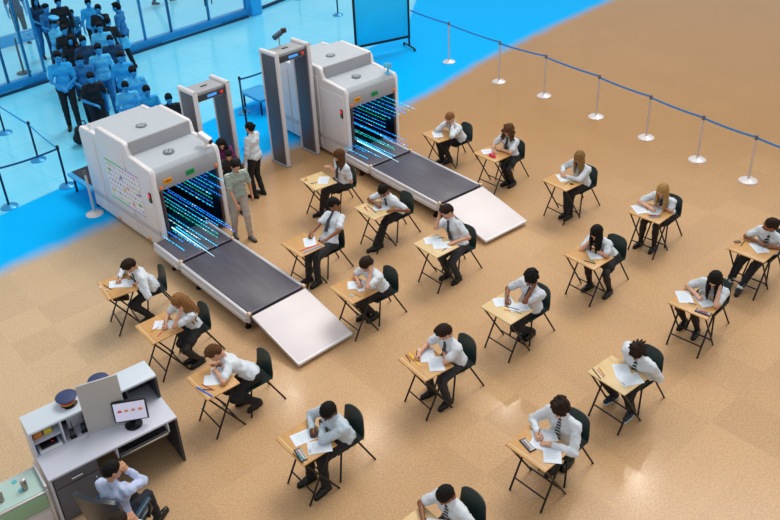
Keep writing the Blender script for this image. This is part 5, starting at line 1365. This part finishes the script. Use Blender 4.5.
# ------------------------------------------------------------------ standing people
def stander(headpx, h, fdeg, lk, label, group=None, lean=.0, stride=.12, arms=('down', 'down'), face=None, res=.02, zhead=None):
    s = h / 1.72; zh = zhead or (1.59 * s - .28 * lean * s)
    Hc = G(*headpx, zh); f = V(math.cos(math.radians(fdeg)), math.sin(math.radians(fdeg)), 0); lat = V(-f[1], f[0], 0)
    up = nrm(V(0, 0, 1) + f * lean); P = Hc - f * (lean * .62 * s + .03); P[2] = .93 * s
    N = P + up * .49 * s; Hc = N + nrm(V(0, 0, 1) + f * lean * .8) * .155 * s + f * .02
    fc = nrm(f + V(0, 0, -.25 - lean)) if face is None else nrm(face); R = head_R(fc, up)
    sho = {a: N + lat * a * .165 * s * (.93 if lk.get('girl') else 1) - up * .045 * s for a in (-1, 1)}
    E_, W_, hd, hu, hand = {}, {}, {}, {}, {}
    for a, m in ((-1, arms[0]), (1, arms[1])):
        if isinstance(m, tuple): w_ = P + f * m[0] * s + lat * a * m[1] * s + V(0, 0, m[2] * s); hint = -f * .6 + lat * a
        elif m == 'front': w_ = P + f * .20 * s + lat * a * .05 * s + V(0, 0, .06 * s); hint = lat * a - f * .5
        elif m == 'up': w_ = N + f * .26 * s + lat * a * .08 * s + V(0, 0, .0); hint = lat * a * .7 + V(0, 0, -1)
        else: w_ = P + f * (.10 + .10 * a * (stride > .2)) * s + lat * a * .24 * s + V(0, 0, -.06 * s); hint = -f + lat * a * .5
        e, w_ = ik(sho[a], w_, .285 * s, .25 * s, hint); E_[a], W_[a] = e, w_; hd[a] = nrm(w_ - e); hu[a] = lat * a if m == 'down' else V(0, 0, 1) + lat * a * .3; hand[a] = 'rest'
    kn, an, ft = {}, {}, {}
    for a in (-1, 1):
        hip = P + lat * a * .085 * s; A = V(P[0], P[1], 0) + lat * a * .10 * s + f * a * stride * s; A[2] = .085 * s; k_, A = ik(hip, A, .43 * s, .43 * s, f); kn[a], an[a], ft[a] = k_, A, nrm(f + lat * a * .15)
    sk = dict(s=s, pelvis=P, neck=N, head=Hc, lat=lat, front=f, headR=R, elbow=E_, wrist=W_, hand=hand, hdir=hd, hup=hu, knee=kn, ankle=an, foot=ft)
    return build_person(sk, lk, label, group, res=res), sk


def stripes(name, a, b, sc):
    if name in _M: return _M[name]
    m = bpy.data.materials.new(name); m.use_nodes = True; nt = m.node_tree; bs = nt.nodes['Principled BSDF']; tc = nt.nodes.new('ShaderNodeTexCoord'); wv = nt.nodes.new('ShaderNodeTexWave'); wv.inputs['Scale'].default_value = sc; wv.bands_direction = 'Z'
    r = nt.nodes.new('ShaderNodeValToRGB'); r.color_ramp.elements[0].position = .35; r.color_ramp.elements[1].position = .65; r.color_ramp.elements[0].color = (*hexc(a), 1); r.color_ramp.elements[1].color = (*hexc(b), 1)
    nt.links.new(tc.outputs['Object'], wv.inputs[0]); nt.links.new(wv.outputs[1], r.inputs[0]); nt.links.new(r.outputs[0], bs.inputs['Base Color']); bs.inputs['Roughness'].default_value = .8; _M[name] = m; return m


KH = mat('cloth_khaki', '#b3a79a', .8, noise=.06, nscale=8, bump=.3)
stander((236, 168), 1.66, -62, dict(skin=SK['asian'], hair=('cropped', 'black'), sleeve='short', shirt=stripes('striped_polo', '#6d8278', '#c3cdc4', 12), collar=mat('collar_white', '#d9dcd8', .7), pants=KH, shoe=mat('shoe_grey', '#6a655f', .5)),
        'man in green and white striped polo and khaki trousers beside the scanner', lean=.22, stride=.14, arms=((.28, .12, -.12), (.05, .27, -.10)), res=.014)
stander((249, 127), 1.60, 150, dict(skin=SK['asian'], hair=('bun', 'black'), girl=True, sleeve='long', shirt=WHITE, pants=BLK, shoe=SHB), 'woman guard in white shirt and black trousers, hair in a bun, seen from behind', arms=('front', 'down'), stride=.03, res=.014)
PUR = mat('jacket_purple', '#7a1f6a', .7, noise=.15, nscale=10)
stander((222, 147), 1.50, -75, dict(skin=SK['asian'], hair=('wavy', 'black'), girl=True, sleeve='long', shirt=PUR, topname='jacket', pants=mat('denim_dark', '#2a3a58', .8), shoe=SHB), 'woman in a purple jacket bending over beside the near left scanner', lean=.45, arms=((.32, .1, .0), (.32, .1, .0)), res=.014)
stander((229, 158), 1.42, -80, dict(skin=SK['asian'], hair=('short', 'black'), sleeve='long', shirt=mat('jacket_black', '#1d1c22', .7), topname='jacket', pants=mat('cloth_blue_dark', '#1c3c58', .8), shoe=SHB), 'dark-haired person in black bending between the purple jacket and the striped polo', lean=.40, arms=((.3, .1, .0), (.3, .1, .0)), res=.016)

# crowd waiting at the entrance, skin and clothes all coloured in blue monochrome
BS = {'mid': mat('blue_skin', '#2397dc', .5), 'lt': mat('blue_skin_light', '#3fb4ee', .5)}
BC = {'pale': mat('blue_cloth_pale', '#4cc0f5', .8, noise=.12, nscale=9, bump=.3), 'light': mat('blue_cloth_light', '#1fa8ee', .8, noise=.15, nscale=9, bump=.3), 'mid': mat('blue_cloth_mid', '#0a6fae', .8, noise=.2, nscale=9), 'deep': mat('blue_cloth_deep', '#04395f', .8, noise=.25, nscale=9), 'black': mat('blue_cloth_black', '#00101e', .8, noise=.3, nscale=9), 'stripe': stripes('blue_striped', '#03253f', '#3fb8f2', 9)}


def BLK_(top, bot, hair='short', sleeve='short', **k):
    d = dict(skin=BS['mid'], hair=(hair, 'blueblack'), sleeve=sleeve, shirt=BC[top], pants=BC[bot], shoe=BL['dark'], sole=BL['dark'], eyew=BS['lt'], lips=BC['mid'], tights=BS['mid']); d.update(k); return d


CG_ = 'people waiting at the blue entrance'
CR_ = [((57.5, 57), 1.98, -72, BLK_('light', 'black', 'short', collar=BC['black']), 'front man in a light shirt with dark collar, hands joined, left of the queue', ('front', 'front')),
       ((91, 79), 1.80, -65, BLK_('black', 'black', 'short'), 'person in a black polo in front of the crowd, beside the rear of the scanner', ('front', 'down')),
       ((98, 49), 1.90, -70, BLK_('pale', 'mid', 'short'), 'man in a pale polo shirt in the middle of the crowd, behind the black polo', ('down', 'down')),
       ((120, 57), 1.88, -80, BLK_('light', 'mid', 'short'), 'man in a light open-necked shirt right of the pale polo in the crowd', ('down', 'front')),
       ((133, 73), 1.82, -70, BLK_('pale', 'deep', 'short'), 'man in a white-looking shirt with head bowed, at the right of the crowd', ('front', 'front')),
       ((125.5, 88), 1.74, -75, BLK_('pale', 'black', 'cropped'), 'bowed person in a pale T-shirt directly behind the near left scanner', ('front', 'front')),
       ((147, 92), 1.74, -60, BLK_('light', 'deep', 'cropped'), 'bowed dark-haired person in light clothes, second from the right behind the scanner', ('front', 'front')),
       ((169, 100), 1.66, -70, BLK_('black', 'black', 'cropped'), 'rightmost person of the crowd, in black beside the metal detector gate', ('front', 'front')),
       ((99.5, 27), 1.92, -75, BLK_('pale', 'deep', 'short'), 'broad man in a pale T-shirt near the back of the crowd', ('down', 'down')),
       ((116, 7), 1.92, 170, BLK_('mid', 'black', 'short'), 'man in a mid blue shirt turned left at the back right, carrying a pale bag', ('front', 'down')),
       ((83, 41), 1.82, -60, BLK_('deep', 'black', 'short'), 'person in a deep blue T-shirt left of the pale polo', ('down', 'down')),
       ((70, 40), 1.74, -70, BLK_('black', 'deep', 'long', girl=True), 'woman with long dark hair and black top in the middle of the crowd', ('down', 'down')),
       ((54, 23), 1.90, -15, BLK_('pale', 'mid', 'cropped'), 'officer in a peaked cap and pale shirt, turned to the right', ('front', 'down')),
       ((71.5, 13), 1.45, -70, BLK_('stripe', 'deep', 'short'), 'child in a striped top held up at the back of the crowd', ('front', 'front')),
       ((98, 9), 1.85, -80, BLK_('black', 'black', 'short'), 'person in black at the top of the crowd, between striped child and bag carrier', ('down', 'up')),
       ((107, 21), 1.80, 100, BLK_('black', 'deep', 'cropped'), 'person in black seen from behind, next to the broad pale T-shirt', ('down', 'down')),
       ((58, 2), 1.92, -60, BLK_('black', 'black', 'short', sleeve='long'), 'tall person in black cut by the top edge, behind the capped officer', ('front', 'down')),
       ((35, 1), 1.86, -50, BLK_('deep', 'mid', 'long', girl=True, bottom='trousers'), 'woman in a deep blue top and jeans behind the sign banner', ('front', 'front')),
       ((10, -13), 1.92, -60, BLK_('deep', 'black', 'short'), 'man in a dark shirt behind the glass at the left, head above the frame', ('down', 'down')),
       ((156, -47), 1.90, 15, BLK_('black', 'black', 'short', sleeve='long'), 'walking person beyond the glass doors, only the dark legs in view', ('down', 'down'))]
CR_ += [((64, 30), 1.84, -60, BLK_('black', 'black', 'short'), 'person in black between the capped officer and the striped child', ('down', 'down')),
       ((80, 60), 1.80, -75, BLK_('mid', 'black', 'short'), 'man in a mid blue shirt behind the black polo, at the queue middle', ('front', 'down')),
       ((88, 3), 1.84, -70, BLK_('light', 'black', 'short'), 'person in a light top at the top edge above the striped child', ('down', 'down')),
       ((110, 40), 1.80, -85, BLK_('deep', 'black', 'cropped'), 'person in deep blue behind the light open-necked shirt', ('down', 'down')),
       ((46, 8), 1.80, -40, BLK_('mid', 'deep', 'short'), 'person in mid blue by the entrance mullion behind the capped officer', ('front', 'front'))]
SKS = []
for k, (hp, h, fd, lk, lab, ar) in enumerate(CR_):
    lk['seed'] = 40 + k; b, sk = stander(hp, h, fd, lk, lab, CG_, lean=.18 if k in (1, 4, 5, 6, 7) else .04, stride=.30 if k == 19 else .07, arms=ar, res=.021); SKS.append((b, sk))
# the officer's cap
b, sk = SKS[12]; Hc, R = sk['head'], sk['headR']; before = set(bpy.data.objects)
t = cap_thing(V(0, 0, 0), 0, 'x', None, True, 1.05)
for ch in list(t.children):
    ch.parent = b; base = np.array(b.location); o_ = Hc + R @ V(0, 0, .055) - base
    ch.matrix_local = Matrix(((-R[0, 0], -R[0, 1], R[0, 2], o_[0]), (-R[1, 0], -R[1, 1], R[1, 2], o_[1]), (-R[2, 0], -R[2, 1], R[2, 2], o_[2]), (0, 0, 0, 1)))
    ch.name = 'cap_' + ch.name.split('.')[0]
bpy.data.objects.remove(t)


def bag(p, rz, dims, m, label, st=True):
    t = empty('bag', p, rz); tag(t, label, 'bag'); v, q = field_mesh([cap((-dims[0] * .3, 0, dims[2] * .35), (dims[0] * .3, 0, dims[2] * .35), dims[1], k=.04), cap((-dims[0] * .24, 0, dims[2] * .7), (dims[0] * .24, 0, dims[2] * .7), dims[1] * .8, k=.06)], .02)
    np_obj('bag_body', wob(v, .006, 30, V(0, 0, 0)), q, 0, m, t); mb = MB(); mb.path([(-dims[0] * .2, 0, dims[2] * .85), (-dims[0] * .12, 0, dims[2] * 1.15), (dims[0] * .12, 0, dims[2] * 1.15), (dims[0] * .2, 0, dims[2] * .85)], .014); mb.build('handle', BL['dark'], t)


sk = SKS[9][1]; w_ = sk['wrist'][-1]; bag(V(w_[0], w_[1], max(w_[2] - .55, .3)) + V(.15, -.22, .05), .5, (.40, .13, .42), BC['pale'], 'pale carrier bag held by the man at the back right of the crowd')
sk = SKS[1][1]; p = sk['pelvis']; bag(V(p[0] - .42, p[1] + .05, .0), .3, (.42, .15, .5), BC['black'], 'black holdall standing on the floor between the two front people of the crowd')
bag(V(p[0] - .05, p[1] - .42, .0), .6, (.26, .11, .34), BC['pale'], 'small pale bag on the floor in front of the black polo')
